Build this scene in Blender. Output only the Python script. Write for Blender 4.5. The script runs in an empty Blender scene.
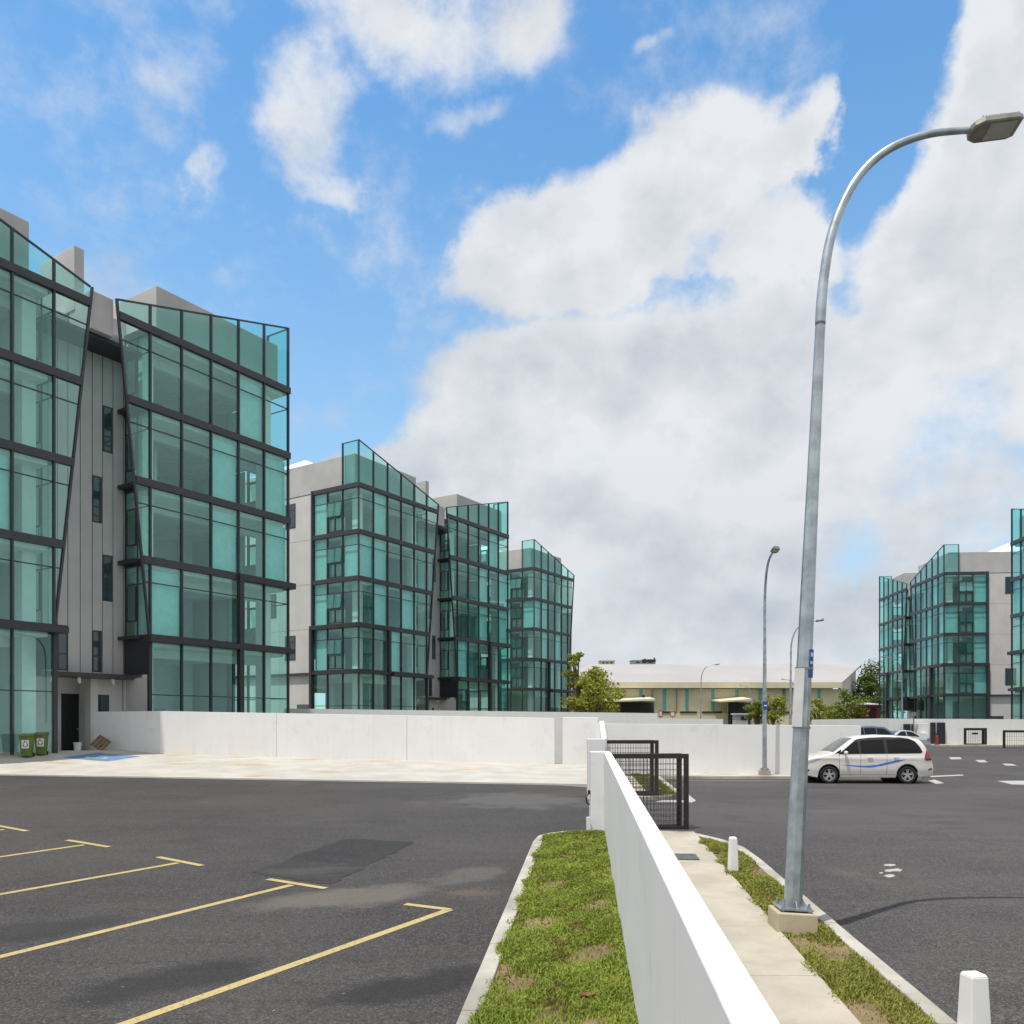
import bpy, math, random
import numpy as np
from mathutils import Vector, Matrix
random.seed(7)
R = math.radians
S = bpy.context.scene
COL = S.collection
CAMH = 2.3
F, CX, HY = 818.0, 512.0, 722.0      # focal length, centre column, horizon row of a 1024 px frame

# ------------------------------------------------------------------ helpers
class MB:
    def __init__(s): s.v = []; s.f = []; s.m = []
    def face(s, pts, mi=0):
        n = len(s.v); s.v += [tuple(p) for p in pts]; s.f.append(tuple(range(n, n+len(pts)))); s.m.append(mi); return s
    def hexa(s, p, mi=0):            # 8 points: bottom 4 ccw, top 4 ccw
        n = len(s.v); s.v += [tuple(q) for q in p]
        for f in ((3,2,1,0),(4,5,6,7),(0,1,5,4),(1,2,6,5),(2,3,7,6),(3,0,4,7)):
            s.f.append(tuple(n+i for i in f)); s.m.append(mi)
        return s
    def box(s, x0, x1, y0, y1, z0, z1, mi=0):
        if x0 > x1: x0, x1 = x1, x0
        if y0 > y1: y0, y1 = y1, y0
        return s.hexa([(x0,y0,z0),(x1,y0,z0),(x1,y1,z0),(x0,y1,z0),(x0,y0,z1),(x1,y0,z1),(x1,y1,z1),(x0,y1,z1)], mi)
    def bar(s, a, b, w, h=None, up=(0,0,1), mi=0):       # box beam from a to b
        a = Vector(a); b = Vector(b); h = w if h is None else h
        d = (b-a).normalized(); up = Vector(up)
        if abs(d.dot(up)) > .98: up = Vector((1,0,0))
        x = d.cross(up).normalized()*w/2; y = x.cross(d).normalized()*h/2
        return s.hexa([a-x-y, a+x-y, a+x+y, a-x+y, b-x-y, b+x-y, b+x+y, b-x+y], mi)
    def prism(s, poly, z0, z1, mi=0):
        n = len(s.v); k = len(poly)
        zf0 = z0 if callable(z0) else (lambda x,y: z0); zf1 = z1 if callable(z1) else (lambda x,y: z1)
        s.v += [(x,y,zf0(x,y)) for x,y in poly] + [(x,y,zf1(x,y)) for x,y in poly]
        s.f.append(tuple(n+i for i in reversed(range(k)))); s.m.append(mi)
        s.f.append(tuple(n+k+i for i in range(k))); s.m.append(mi)
        for i in range(k):
            j = (i+1) % k
            s.f.append((n+i, n+j, n+k+j, n+k+i)); s.m.append(mi)
        return s
    def tube(s, path, rad, n=10, mi=0, cap=True, rot=0.0):
        path = [Vector(p) for p in path]
        if not isinstance(rad, (list,tuple)): rad = [rad]*len(path)
        base = len(s.v); ref = None
        for i, p in enumerate(path):
            d = (path[min(i+1,len(path)-1)] - path[max(i-1,0)]).normalized()
            if ref is None: ref = Vector((1,0,0)) if abs(d.x) < .9 else Vector((0,1,0))
            x = (ref - d*ref.dot(d)).normalized(); y = d.cross(x); ref = x
            for k in range(n):
                a = 2*math.pi*k/n + rot
                s.v.append(tuple(p + (x*math.cos(a) + y*math.sin(a))*rad[i]))
        for i in range(len(path)-1):
            for k in range(n):
                a = base+i*n+k; b = base+i*n+(k+1)%n
                s.f.append((a, b, b+n, a+n)); s.m.append(mi)
        if cap:
            s.f.append(tuple(base+k for k in reversed(range(n)))); s.m.append(mi)
            s.f.append(tuple(base+(len(path)-1)*n+k for k in range(n))); s.m.append(mi)
        return s
    def build(s, name, mats, parent=None, smooth=False, loc=None, bevel=0):
        me = bpy.data.meshes.new(name); me.from_pydata(s.v, [], s.f)
        if not isinstance(mats, (list,tuple)): mats = [mats]
        for m in mats: me.materials.append(m)
        if len(mats) > 1: me.polygons.foreach_set('material_index', s.m)
        if smooth: me.polygons.foreach_set('use_smooth', [True]*len(s.f))
        me.update()
        o = bpy.data.objects.new(name, me); COL.objects.link(o)
        if parent: o.parent = parent
        if loc: o.location = loc
        if bevel:
            b = o.modifiers.new('bevel', 'BEVEL'); b.width = bevel; b.segments = 2; b.limit_method = 'ANGLE'
        return o

def tag(o, label=None, cat=None, group=None, kind=None):
    if label: o['label'] = label
    if cat: o['category'] = cat
    if group: o['group'] = group
    if kind: o['kind'] = kind
    return o
def empty(name, loc=(0,0,0), rz=0.0, label=None, cat=None, group=None):
    o = bpy.data.objects.new(name, None); COL.objects.link(o)
    o.location = loc; o.rotation_euler = (0,0,rz); o.empty_display_size = .2
    return tag(o, label, cat, group)
def kids(o): return [c for c in bpy.data.objects if c.parent == o]
def copy_tree(o, parent=None, label=None, group=None):
    c = o.copy(); COL.objects.link(c); c.parent = parent
    if label: c['label'] = label
    if group: c['group'] = group
    for ch in kids(o): copy_tree(ch, c)
    return c
def struct(o): o['kind'] = 'structure'; return o
def sm(a, b, x):
    t = min(1, max(0, (x-a)/(b-a))); return t*t*(3-2*t)

# ---- ground levels: the near ground rises 2 percent away from the camera, the far road is level,
#      the car park on the left keeps rising
def wallx(y): return .441 + .0865*y                 # foot of the boundary wall
def zg(x, y):
    if y < 17: return .02*(y-17)
    return .02*(y-17)*sm(2.2, -1.5, x - wallx(y))
def G(px, py, h=0.0):                               # pixel -> point on the ground raised by h
    y = F*(CAMH+.34-h)/(py-705.64)
    if y > 17: y = F*(CAMH-h)/(py-HY)
    x = (px-CX)/F*y
    return (x, y)
def GL(px, py, h=0.0):
    y = F*(CAMH+.34-h)/(py-705.64); return ((px-CX)/F*y, y)
def at(px, y): return (px-CX)/F*y
def zz(py, y): return CAMH + (HY-py)/F*y

# ------------------------------------------------------------------ materials
class NT:
    def __init__(s, tree): s.t = tree; s.n = tree.nodes; s.l = tree.links
    def node(s, typ, **kw):
        n = s.n.new(typ)
        for k, v in kw.items(): setattr(n, k, v)
        return n
    def put(s, sock, v):
        if isinstance(v, bpy.types.NodeSocket): s.l.new(v, sock)
        else: sock.default_value = v
    def math(s, op, a, b=None, c=None, clamp=False):
        n = s.node('ShaderNodeMath', operation=op, use_clamp=clamp)
        s.put(n.inputs[0], a)
        if b is not None: s.put(n.inputs[1], b)
        if c is not None: s.put(n.inputs[2], c)
        return n.outputs[0]
    def noise(s, vec, scale, detail=4, rough=.55, dist=0.0):
        n = s.node('ShaderNodeTexNoise'); n.inputs['Scale'].default_value = scale
        n.inputs['Detail'].default_value = detail; n.inputs['Roughness'].default_value = rough
        n.inputs['Distortion'].default_value = dist
        if vec is not None: s.l.new(vec, n.inputs['Vector'])
        return n.outputs['Fac']
    def step(s, x, a, b, lo=0.0, hi=1.0, smooth=True):
        n = s.node('ShaderNodeMapRange', interpolation_type='SMOOTHSTEP' if smooth else 'LINEAR')
        s.put(n.inputs['Value'], x)
        for nm, v in (('From Min',a),('From Max',b),('To Min',lo),('To Max',hi)): s.put(n.inputs[nm], v)
        return n.outputs[0]
    def mix(s, f, a, b, blend='MIX'):
        n = s.node('ShaderNodeMix', data_type='RGBA', blend_type=blend)
        s.put(n.inputs[0], f)
        for i, v in ((6,a),(7,b)):
            if isinstance(v, (tuple,list)) and len(v) == 3: v = (*v, 1)
            s.put(n.inputs[i], v)
        return n.outputs[2]
    def mapping(s, vec, scale=(1,1,1), rot=(0,0,0), loc=(0,0,0)):
        n = s.node('ShaderNodeMapping'); s.l.new(vec, n.inputs[0])
        n.inputs['Scale'].default_value = scale; n.inputs['Rotation'].default_value = rot; n.inputs['Location'].default_value = loc
        return n.outputs[0]
def newmat(name):
    m = bpy.data.materials.new(name); m.use_nodes = True
    m.node_tree.nodes.clear(); t = NT(m.node_tree)
    out = t.node('ShaderNodeOutputMaterial'); b = t.node('ShaderNodeBsdfPrincipled')
    t.l.new(b.outputs[0], out.inputs[0])
    return m, t, b, out
def pos(t): return t.node('ShaderNodeNewGeometry').outputs['Position']
def objc(t): return t.node('ShaderNodeTexCoord').outputs['Object']
def bump(t, b, h, strength=.3, dist=.02):
    n = t.node('ShaderNodeBump'); n.inputs['Strength'].default_value = strength; n.inputs['Distance'].default_value = dist
    t.l.new(h, n.inputs['Height']); t.l.new(n.outputs[0], b.inputs['Normal'])
def M(name, col, rough=.6, metal=0.0, var=.12, scale=3.0, bmp=0.0, bscale=40, spec=.5, streak=0.0, coat=0.0):
    m, t, b, out = newmat(name)
    b.inputs['Roughness'].default_value = rough; b.inputs['Metallic'].default_value = metal
    b.inputs['Specular IOR Level'].default_value = spec; b.inputs['Coat Weight'].default_value = coat
    p = objc(t)
    f = t.noise(p, scale, 6)
    c = t.mix(t.step(f, .3, .7), tuple(x*(1-var) for x in col), tuple(min(1,x*(1+var)) for x in col))
    if streak:
        q = t.mapping(p, (9,9,.35)); g = t.noise(q, 1.0, 5)
        c = t.mix(t.step(g, .5, .78, 0, streak), c, tuple(x*.62 for x in col))
    t.l.new(c, b.inputs['Base Color'])
    if bmp: bump(t, b, t.noise(p, bscale, 5), bmp, .01)
    return m

def mat_asphalt(name, base, brown=0.0, seed=0.0, marks=()):
    m, t, b, out = newmat(name); p = t.mapping(pos(t), loc=(seed,seed*.7,0))
    big = t.noise(p, .16, 5, .6); mid = t.noise(t.mapping(p, (.35,1.2,1), rot=(0,0,-.5)), .9, 6, .65)
    fine = t.noise(p, 130, 3, .7); fine2 = t.noise(p, 28, 4, .75); v = t.math('MULTIPLY', t.step(big,.32,.68), 1)
    c = t.mix(v, tuple(x*.62 for x in base), tuple(x*1.28 for x in base))
    c = t.mix(t.step(mid,.42,.72,0,.55), c, tuple(x*1.45 for x in (base[0]*1.03, base[1], base[2]*.97)))
    c = t.mix(t.step(t.noise(p,.45,6,.7),.53,.66,0,.7), c, tuple(x*.48 for x in base))
    q = t.mapping(p, (.12,2.2,1), rot=(0,0,R(-33)))                       # long faint tyre and roller marks
    c = t.mix(t.step(t.noise(q,1.3,4,.6),.52,.68,0,.5), c, tuple(x*.55 for x in base))
    fine2 = t.noise(p, 42, 3, .8); gr = t.noise(p, 14, 5, .8)
    c = t.mix(t.step(gr,.5,.62,0,.6), c, tuple(x*1.8 for x in base)); c = t.mix(t.step(gr,.5,.36,0,.5), c, tuple(x*.5 for x in base))
    c = t.mix(t.step(fine2,.52,.62,0,.8), c, tuple(x*2.9 for x in base)); c = t.mix(t.step(fine2,.46,.36,0,.7), c, tuple(x*.4 for x in base))
    c = t.mix(t.step(fine,.57,.68,0,.75), c, tuple(x*2.6 for x in base))
    c = t.mix(t.step(fine,.42,.3,0,.7), c, tuple(x*.35 for x in base))
    dust = t.noise(p, .33, 7, .62, .6)
    c = t.mix(t.step(dust,.56,.78,0,.4), c, (.15,.135,.115))
    for (mx_, my_, rx, ry, rot, col, amt) in marks:          # dust and oil stains at known places
        q = t.mapping(pos(t), loc=(-mx_,-my_,0)); q = t.mapping(q, rot=(0,0,-rot)); q = t.mapping(q, scale=(1/rx,1/ry,0))
        ln = t.node('ShaderNodeVectorMath', operation='LENGTH'); t.l.new(q, ln.inputs[0])
        dd = t.math('ADD', ln.outputs['Value'], t.math('MULTIPLY', t.math('SUBTRACT', t.noise(p, 1.1, 7, .65), .5), 1.7))
        c = t.mix(t.step(dd, .98, .42, 0, amt), c, col)
    # pale litter specks
    sp = t.noise(p, 17, 2, .5)
    c = t.mix(t.step(sp,.745,.78,0,.6), c, (.3,.28,.25))
    t.l.new(c, b.inputs['Base Color']); b.inputs['Roughness'].default_value = .85; b.inputs['Specular IOR Level'].default_value = .35
    bump(t, b, t.math('ADD', fine, t.math('MULTIPLY', fine2, 1.5)), .45, .008)
    return m
def mat_concrete(name, col, var=.15, stain=None, rough=.85, joints=0, fine=60, marks=()):
    m, t, b, out = newmat(name); p = pos(t)
    f = t.noise(p, .8, 8, .62); g = t.noise(p, fine, 3, .7); h = t.noise(p, 4.5, 6, .65)
    c = t.mix(t.step(f,.3,.7), tuple(x*(1-var) for x in col), tuple(min(.92,x*(1+var*.7)) for x in col))
    c = t.mix(t.step(h,.55,.75,0,.35), c, tuple(x*.72 for x in col))
    c = t.mix(t.step(g,.6,.75,0,.5), c, tuple(x*.7 for x in col))
    if stain:
        c = t.mix(t.step(t.noise(t.mapping(p,(.3,1.1,1)),1.1,7,.7),.62,.74,0,.75), c, stain)
    for (mx_, my_, rx, ry, col2, amt) in marks:              # rust and sand stains
        q = t.mapping(p, loc=(-mx_,-my_,0)); q = t.mapping(q, scale=(1/rx,1/ry,0))
        ln = t.node('ShaderNodeVectorMath', operation='LENGTH'); t.l.new(q, ln.inputs[0])
        dd = t.math('ADD', ln.outputs['Value'], t.math('MULTIPLY', t.math('SUBTRACT', t.noise(p, 2.2, 6, .7), .5), 2.2))
        c = t.mix(t.step(dd, .95, .3, 0, amt), c, col2)
    t.l.new(c, b.inputs['Base Color']); b.inputs['Roughness'].default_value = rough; b.inputs['Specular IOR Level'].default_value = .3
    bump(t, b, t.math('ADD', g, h), .25, .006)
    return m
def mat_paintwall(name, col):
    m, t, b, out = newmat(name); p = pos(t)
    f = t.noise(p, .7, 6); c = t.mix(t.step(f,.3,.7), tuple(x*.95 for x in col), col)
    st = t.noise(t.mapping(p, (6,6,.25)), 1.0, 6, .6)
    c = t.mix(t.step(st,.5,.76,0,.2), c, (.55,.55,.54))
    sp = t.noise(p, 9, 5, .7); c = t.mix(t.step(sp,.62,.74,0,.35), c, (.47,.46,.43))
    pt = t.noise(t.mapping(p,loc=(7,3,1)), 1.6, 7, .7); c = t.mix(t.step(pt,.55,.7,0,.3), c, (.54,.53,.50))
    t.l.new(c, b.inputs['Base Color']); b.inputs['Roughness'].default_value = .75; b.inputs['Specular IOR Level'].default_value = .3
    bump(t, b, t.noise(p, 45, 4, .7), .12, .005)
    return m
def mat_line(name, col, under):
    m, t, b, out = newmat(name); p = pos(t)
    w = t.noise(p, 34, 5, .75); w2 = t.noise(p, 3.5, 5, .6)
    c = t.mix(t.step(w2,.3,.7,0,.4), col, tuple(x*.75 for x in col))
    c = t.mix(t.step(w,.53,.64,0,.85), c, under); c = t.mix(t.step(t.noise(p,1.7,6,.7),.55,.7,0,.45), c, under)
    t.l.new(c, b.inputs['Base Color']); b.inputs['Roughness'].default_value = .7
    return m
def mat_glass(name, tint, refl=.06, rough=0.0):
    m = bpy.data.materials.new(name); m.use_nodes = True; m.node_tree.nodes.clear(); t = NT(m.node_tree)
    out = t.node('ShaderNodeOutputMaterial'); tr = t.node('ShaderNodeBsdfTransparent'); gl = t.node('ShaderNodeBsdfGlossy')
    tr.inputs[0].default_value = (*tint,1); gl.inputs['Color'].default_value = (.60,.96,.92,1); gl.inputs['Roughness'].default_value = rough
    ge = t.node('ShaderNodeNewGeometry'); vd = t.node('ShaderNodeVectorMath', operation='DOT_PRODUCT')   # Schlick, same from both faces
    t.l.new(ge.outputs['Normal'], vd.inputs[0]); t.l.new(ge.outputs['Incoming'], vd.inputs[1])
    f = t.math('POWER', t.math('SUBTRACT', 1.0, t.math('ABSOLUTE', vd.outputs['Value']), clamp=True), 5.0)
    f = t.math('ADD', t.math('MULTIPLY', f, .9), .045+refl, clamp=True)
    mx = t.node('ShaderNodeMixShader'); t.l.new(f, mx.inputs[0]); t.l.new(tr.outputs[0], mx.inputs[1]); t.l.new(gl.outputs[0], mx.inputs[2])
    t.l.new(mx.outputs[0], out.inputs[0]); return m
def mat_leaf(name, a, b_, scale=1.2):
    m, t, b, out = newmat(name); p = pos(t)
    f = t.noise(p, scale, 4, .7); g = t.noise(p, scale*9, 2)
    c = t.mix(t.step(f,.3,.7), a, b_); c = t.mix(t.step(g,.4,.75,0,.5), c, tuple(x*1.5 for x in b_))
    t.l.new(c, b.inputs['Base Color']); b.inputs['Roughness'].default_value = .6; b.inputs['Specular IOR Level'].default_value = .25
    tl = t.node('ShaderNodeBsdfTranslucent'); t.l.new(c, tl.inputs[0])
    mx = t.node('ShaderNodeMixShader'); mx.inputs[0].default_value = .3
    t.l.new(b.outputs[0], mx.inputs[1]); t.l.new(tl.outputs[0], mx.inputs[2]); t.l.new(mx.outputs[0], out.inputs[0])
    return m

WHITE = mat_paintwall('white_wall_paint', (.78,.78,.775))
_mk = lambda px, py: GL(px, py)
ASPH = mat_asphalt('asphalt_car_park', (.046,.0425,.040), seed=3.1, marks=(
    (*_mk(345,897), 1.5, .75, .5, (.17,.15,.125), .55), (*_mk(470,875), 1.1, .6, .9, (.15,.135,.115), .45), (*_mk(470,893), .45, .3, 0, (.13,.095,.065), .6),
    (*_mk(420,985), 1.3, .45, .6, (.018,.017,.017), .75), (*_mk(180,980), 1.2, .5, .6, (.02,.019,.019), .7), (*_mk(520,800), 2.5, 2.5, 0, (.14,.13,.12), .5),
    (*_mk(30,930), 1.4, .6, .5, (.022,.021,.021), .6)))
ASPH2 = mat_asphalt('asphalt_road', (.058,.0525,.050), seed=11.7)
ASPH3 = mat_asphalt('asphalt_patch_dark', (.026,.025,.0245), seed=23.0)
APRON = mat_concrete('apron_concrete', (.49,.46,.41), .14, stain=(.44,.35,.22), marks=[(at(a_,y_), y_, rx_, ry_, (.44,.28,.09), .8) for a_, y_, rx_, ry_ in
    ((178,38.6,1.2,.45),(236,37.9,1.1,.4),(303,37.1,1.3,.4),(380,36.6,1.2,.4),(250,34.2,1.3,.4),(180,34.6,.9,.35),(258,30.0,1.0,.35),(60,34.0,1.0,.3),(470,33,1.0,.3),(330,31.5,.9,.3))])
PATHC = mat_concrete('footpath_concrete', (.44,.40,.315), .2, stain=(.33,.28,.2))
KERBC = mat_concrete('kerb_concrete', (.43,.405,.345), .32, stain=(.17,.16,.125))
SOIL = mat_concrete('soil', (.21,.15,.08), .35)
GROUNDM = mat_concrete('distant_ground', (.16,.16,.10), .3)
YEL = mat_line('yellow_line_paint', (.50,.39,.16,1), (.12,.11,.09,1))
WLINE = mat_line('white_line_paint', (.46,.45,.42,1), (.10,.095,.09,1))
BLUEP = mat_line('blue_bay_paint', (.10,.24,.46,1), (.4,.38,.34,1))
FRAME = M('dark_frame_paint', (.042,.042,.052), .45, var=.1)
PANELD = M('dark_panel', (.022,.025,.035), .4)
CLAD = M('grey_cladding', (.47,.463,.452), .55, var=.05, scale=.8, streak=.15)
CLADB = M('cladding_groove', (.10,.10,.10), .8)
GREYW = M('grey_render_wall', (.62,.60,.575), .8, var=.05, scale=.6, streak=.12)
CONC = M('roof_concrete', (.49,.482,.468), .85, var=.08, scale=.5, streak=.12)
INTW = M('interior_white', (.84,.84,.82), .8, var=.03)
INTG = M('interior_grey', (.42,.46,.44), .8, var=.1)
SLAB = M('slab_soffit', (.80,.80,.77), .85, var=.08)
ROOFW = M('white_metal_roof', (.80,.80,.80), .5, var=.03)
GLASS = mat_glass('teal_glass', (.71,.965,.92), .09)
GLASSP = mat_glass('parapet_teal_glass', (.56,.89,.84), .06)
GLASSD = mat_glass('dark_window_glass', (.06,.09,.10), .10)
BLIND = M('teal_spandrel', (.44,.70,.69), .35, var=.06)
DOORM = M('dark_door', (.012,.014,.016), .5)
GALV = M('galvanised_steel', (.42,.47,.50), .38, .75, var=.22, scale=5, streak=.25)
GALVD = M('weathered_alloy', (.30,.29,.25), .45, .6, var=.2, scale=8)
LENS = M('lamp_lens', (.42,.42,.40), .3)
BLACKM = M('black_gate_paint', (.022,.019,.018), .5)
WIREM = M('gate_wire', (.06,.05,.05), .5)
PLASTG = M('olive_bin_plastic', (.10,.155,.022), .5, var=.15)
LABELW = M('white_label', (.75,.75,.75), .6, var=.03)
SIGNB = M('blue_sign', (.015,.08,.30), .45, var=.05)
WOOD = M('worn_wood', (.22,.15,.085), .8, var=.3, scale=6)
BARK = M('bark', (.17,.13,.09), .9, var=.3, scale=4)
CREAM = M('warehouse_cream', (.66,.60,.42), .75, var=.06, scale=.3, streak=.12)
CREAMR = M('warehouse_ribbed', (.66,.60,.43), .75, var=.08, scale=.3, streak=.2)
TEALP = M('teal_stripe_paint', (.14,.42,.42), .6)
ROOFC = M('warehouse_roof', (.40,.375,.355), .6, var=.06, scale=.1)
REDP = M('red_paint', (.32,.03,.025), .5)
DARKIN = M('dark_inside', (.03,.032,.035), .8)
CARW = M('white_car_paint', (.70,.685,.63), .25, var=.015, coat=1.0)
CARB = M('navy_car_paint', (.03,.065,.16), .25, var=.03, coat=1.0)
CARS = M('silver_car_paint', (.50,.52,.54), .25, .3, var=.03, coat=1.0)
CARG = M('car_glass', (.006,.007,.008), .08, var=.05, spec=.3)
CARGL = M('car_windscreen', (.05,.06,.06), .05, var=.1, spec=1.0)
STRIPE = M('blue_stripe', (.03,.17,.62), .3, coat=1.0)
TYRE = M('tyre', (.018,.018,.018), .85)
RIM = M('alloy_rim', (.55,.55,.56), .3, .8)
PLASTB = M('black_plastic', (.02,.02,.022), .55)
TAIL = M('tail_lamp_red', (.25,.012,.015), .2, coat=1.0)
HEADL = M('head_lamp', (.55,.57,.58), .12, .4)
BUCKET = M('white_bucket', (.72,.72,.70), .5)
GRATE = M('steel_grating', (.17,.17,.165), .6, .5, var=.25, scale=20)
# ------------------------------------------------------------------ ground, road, car park, apron, verges
def grid(name, mat, xs_of_y, ys, zf, nx):
    mb = MB()
    for y in ys:
        x0, x1 = xs_of_y(y)
        for i in range(nx+1):
            # finer towards the wall side is not needed: plain even steps
            x = x0 + (x1-x0)*i/nx; mb.v.append((x, y, zf(x, y)))
    for j in range(len(ys)-1):
        for i in range(nx):
            a = j*(nx+1)+i; mb.f.append((a, a+1, a+nx+2, a+nx+1)); mb.m.append(0)
    return struct(mb.build(name, mat, smooth=True))
g = MB().face([(-1500,-300,-.9),(1500,-300,-.9),(1500,2500,-.9),(-1500,2500,-.9)]); struct(g.build('ground', GROUNDM))
def low_line(x): return 27 - .183*(x-2.41)               # front edge of the concrete apron
ys = [-8+.8*i for i in range(57)]
grid('car_park', ASPH, lambda y: (-62, wallx(y)-.02), ys, lambda x,y: zg(x,y) if y < low_line(x)+1.5 else zg(x,low_line(x)+1.5)-.05, 60)
grid('road', ASPH2, lambda y: (wallx(y)-.02, 150), [-8+1.0*i for i in range(25)]+[17+i*2.4 for i in range(48)], zg, 60)
# apron: ruled sheet from the car park edge up to the buildings
low = [(-24,.30),(-21,.28),(-16.3,.27),(-15,.26),(3.3,.20)]
upp = [(-24.2,32.6,.4),(-22.4,34.7,1.02),(-18.3,40.2,.95),(-16.6,39.3,.78),(3.6,36.8,.40)]
mb = MB(); nb = 10; cols = []
for k in range(len(low)-1):
    n = 14 if k == 3 else 4
    for i in range(n + (1 if k == len(low)-2 else 0)):
        a = i/n; x = low[k][0]*(1-a)+low[k+1][0]*a; z = low[k][1]*(1-a)+low[k+1][1]*a
        u = [upp[k][j]*(1-a)+upp[k+1][j]*a for j in range(3)]
        cols.append(((x, low_line(x), z+.05), u))
for (l, u) in cols:
    mb.v.append((l[0], l[1]-.02, l[2]-.3))
    for j in range(nb+1):
        b = j/nb; e = sm(0, 1.0, b)*.35 + b*.65
        mb.v.append((l[0]*(1-b)+u[0]*b, l[1]*(1-b)+u[1]*b, l[2]*(1-e)+u[2]*e))
w = nb+2
for i in range(len(cols)-1):
    for j in range(w-1):
        a = i*w+j; mb.f.append((a, a+w, a+w+1, a+1)); mb.m.append(0)
struct(mb.build('apron', APRON, smooth=False))

def sheet(name, polys, mat, zf, lift=.004):
    """painted markings: thin sheets that follow the ground"""
    mb = MB()
    for p in polys: mb.face([(x, y, zf(x,y)+lift) for x, y in p])
    return struct(mb.build(name, mat))
def stroke(a, b, w, n=8):
    a = Vector((*a,0)); b = Vector((*b,0)); d = (b-a).normalized(); s = Vector((-d.y, d.x, 0))*w/2
    out = []
    for i in range(n):
        p = a.lerp(b, i/n); q = a.lerp(b, (i+1)/n)
        out.append([((p-s).x,(p-s).y),((q-s).x,(q-s).y),((q+s).x,(q+s).y),((p+s).x,(p+s).y)])
    return out
def cross(o, a, b): return (a[0]-o[0])*(b[1]-o[1])-(a[1]-o[1])*(b[0]-o[0])
def fixw(polys): return [p if cross(p[0],p[1],p[2]) > 0 else p[::-1] for p in polys]
bays = [((450,909.5),(126,1024),(405,904.5),(450,910)), ((292,885),(0,957),(268,879.5),(326,888.8)),
        ((178,863),(0,894.5),(158,857.3),(202,866)), ((84,845),(0,857),(67,840.3),(109,847.3)), ((4,830),(-60,838),(-16,824.6),(27,831.5))]
for a, b, c, d in bays:
    A, B, C_, D = G(*a), G(*b), G(*c), G(*d)
    e = Vector(B)-Vector(A); B = tuple(Vector(A)+e.normalized()*5.4)
    # the end bar stops where the long line begins so that no two sheets overlap
    sheet('bay_line', fixw(stroke(A, B, .12)), YEL, zg, .004)
    sheet('bay_line', fixw(stroke(C_, D, .115, 2)), YEL, zg, .008)
_p4 = [GL(*p) for p in ((252,872.5),(345,838.5),(415,842),(330,885))]; _r4 = random.Random(4); P4 = []
for _a, _b in zip(_p4, _p4[1:]+_p4[:1]):
    for _i in range(14):
        _u = _i/14; P4.append((_a[0]+(_b[0]-_a[0])*_u+_r4.uniform(-.05,.05), _a[1]+(_b[1]-_a[1])*_u+_r4.uniform(-.05,.05)))
mbp = MB(); mbp.face([(x,y,zg(x,y)+.005) for x,y in P4]); struct(mbp.build('asphalt_patch', ASPH3))
# road markings on the right
def zr(x, y): return zg(x, y)
dash = []
for pts in ([(949,757.2),(960,757.2),(962,759.2),(951,759.4)], [(975,760),(984,760),(988,762.4),(979,762.4)], [(1002,763.6),(1012,763.8),(1017,765.6),(1006,765.6)]):
    sheet('road_marking', fixw([[G(*p) for p in pts]]), WLINE, zr)
sheet('road_marking', fixw([[G(*p) for p in ((997,781),(1040,780.5),(1040,785),(1012,784.5))]]), WLINE, zr)
sheet('road_marking', fixw([[G(*p) for p in ((928,780.6),(935,779.6),(944,783.2),(936,784))]]), WLINE, zr)
sheet('road_marking', fixw([[G(*p) for p in ((930,776),(962,774.6),(964,775.6),(931,777.2))]]), WLINE, zr)
sheet('road_marking', fixw([[G(640,800.6),G(691,800.6),G(691,802.6),G(640,802.6)]]), WLINE, zr)
sheet('road_marking', fixw([[G(684,794),G(687,793.4),G(696,801),G(691,803)]]), WLINE, zr, .008)
sheet('road_marking', fixw(stroke(G(680,780.2), G(812,781), .10, 4)), WLINE, zr)
# paint splash on the road
rs = random.Random(5)
spl = []
for cx, cy, rx, ry in ((889,865.3,6,1.1),(893,870.5,10,1.6),(890,876,6,1.3),(881,873,2,.6)):
    k = 16; spl.append([G(cx+rx*(1+.25*rs.uniform(-1,1))*math.cos(2*math.pi*i/k), cy-ry*(1+.35*rs.uniform(-1,1))*math.sin(2*math.pi*i/k)) for i in range(k)])
sheet('paint_splash', fixw(spl), WLINE, zr)

# ---- verges: kerbs, footpath, grass
HV = .12
def kerb(name, path, w, z0=-.15, h=HV, mat=KERBC):
    """kerb of width w to the right hand side of the path"""
    pts = [Vector((x,y,0)) for x,y in path]; L = []; Rr = []
    for i, p in enumerate(pts):
        d = (pts[min(i+1,len(pts)-1)]-pts[max(i-1,0)]).normalized(); n = Vector((d.y,-d.x,0))
        L.append(p); Rr.append(p+n*w)
    mb = MB(); rr = random.Random(len(path))
    for i in range(len(pts)-1):
        z = lambda q: zg(q.x,q.y); a,b,c,d = L[i],Rr[i],Rr[i+1],L[i+1]
        g = .004
        e = (d-a).normalized()*g
        a2,b2,c2,d2 = a+e,b+e,c-e,d-e; j = rr.uniform(-.004,.004)
        mb.hexa([(a2.x,a2.y,z(a2)+z0),(d2.x,d2.y,z(d2)+z0),(c2.x,c2.y,z(c2)+z0),(b2.x,b2.y,z(b2)+z0)][::-1]+
                [(a2.x,a2.y,z(a2)+h+j),(d2.x,d2.y,z(d2)+h+j),(c2.x,c2.y,z(c2)+h+j),(b2.x,b2.y,z(b2)+h+j)][::-1])
    return struct(mb.build(name, mat, bevel=.012))
def lerp_path(pts, step):
    out = [pts[0]]
    for a, b in zip(pts, pts[1:]):
        L = math.dist(a,b); n = max(1, round(L/step))
        out += [(a[0]+(b[0]-a[0])*i/n, a[1]+(b[1]-a[1])*i/n) for i in range(1,n+1)]
    return out
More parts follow.
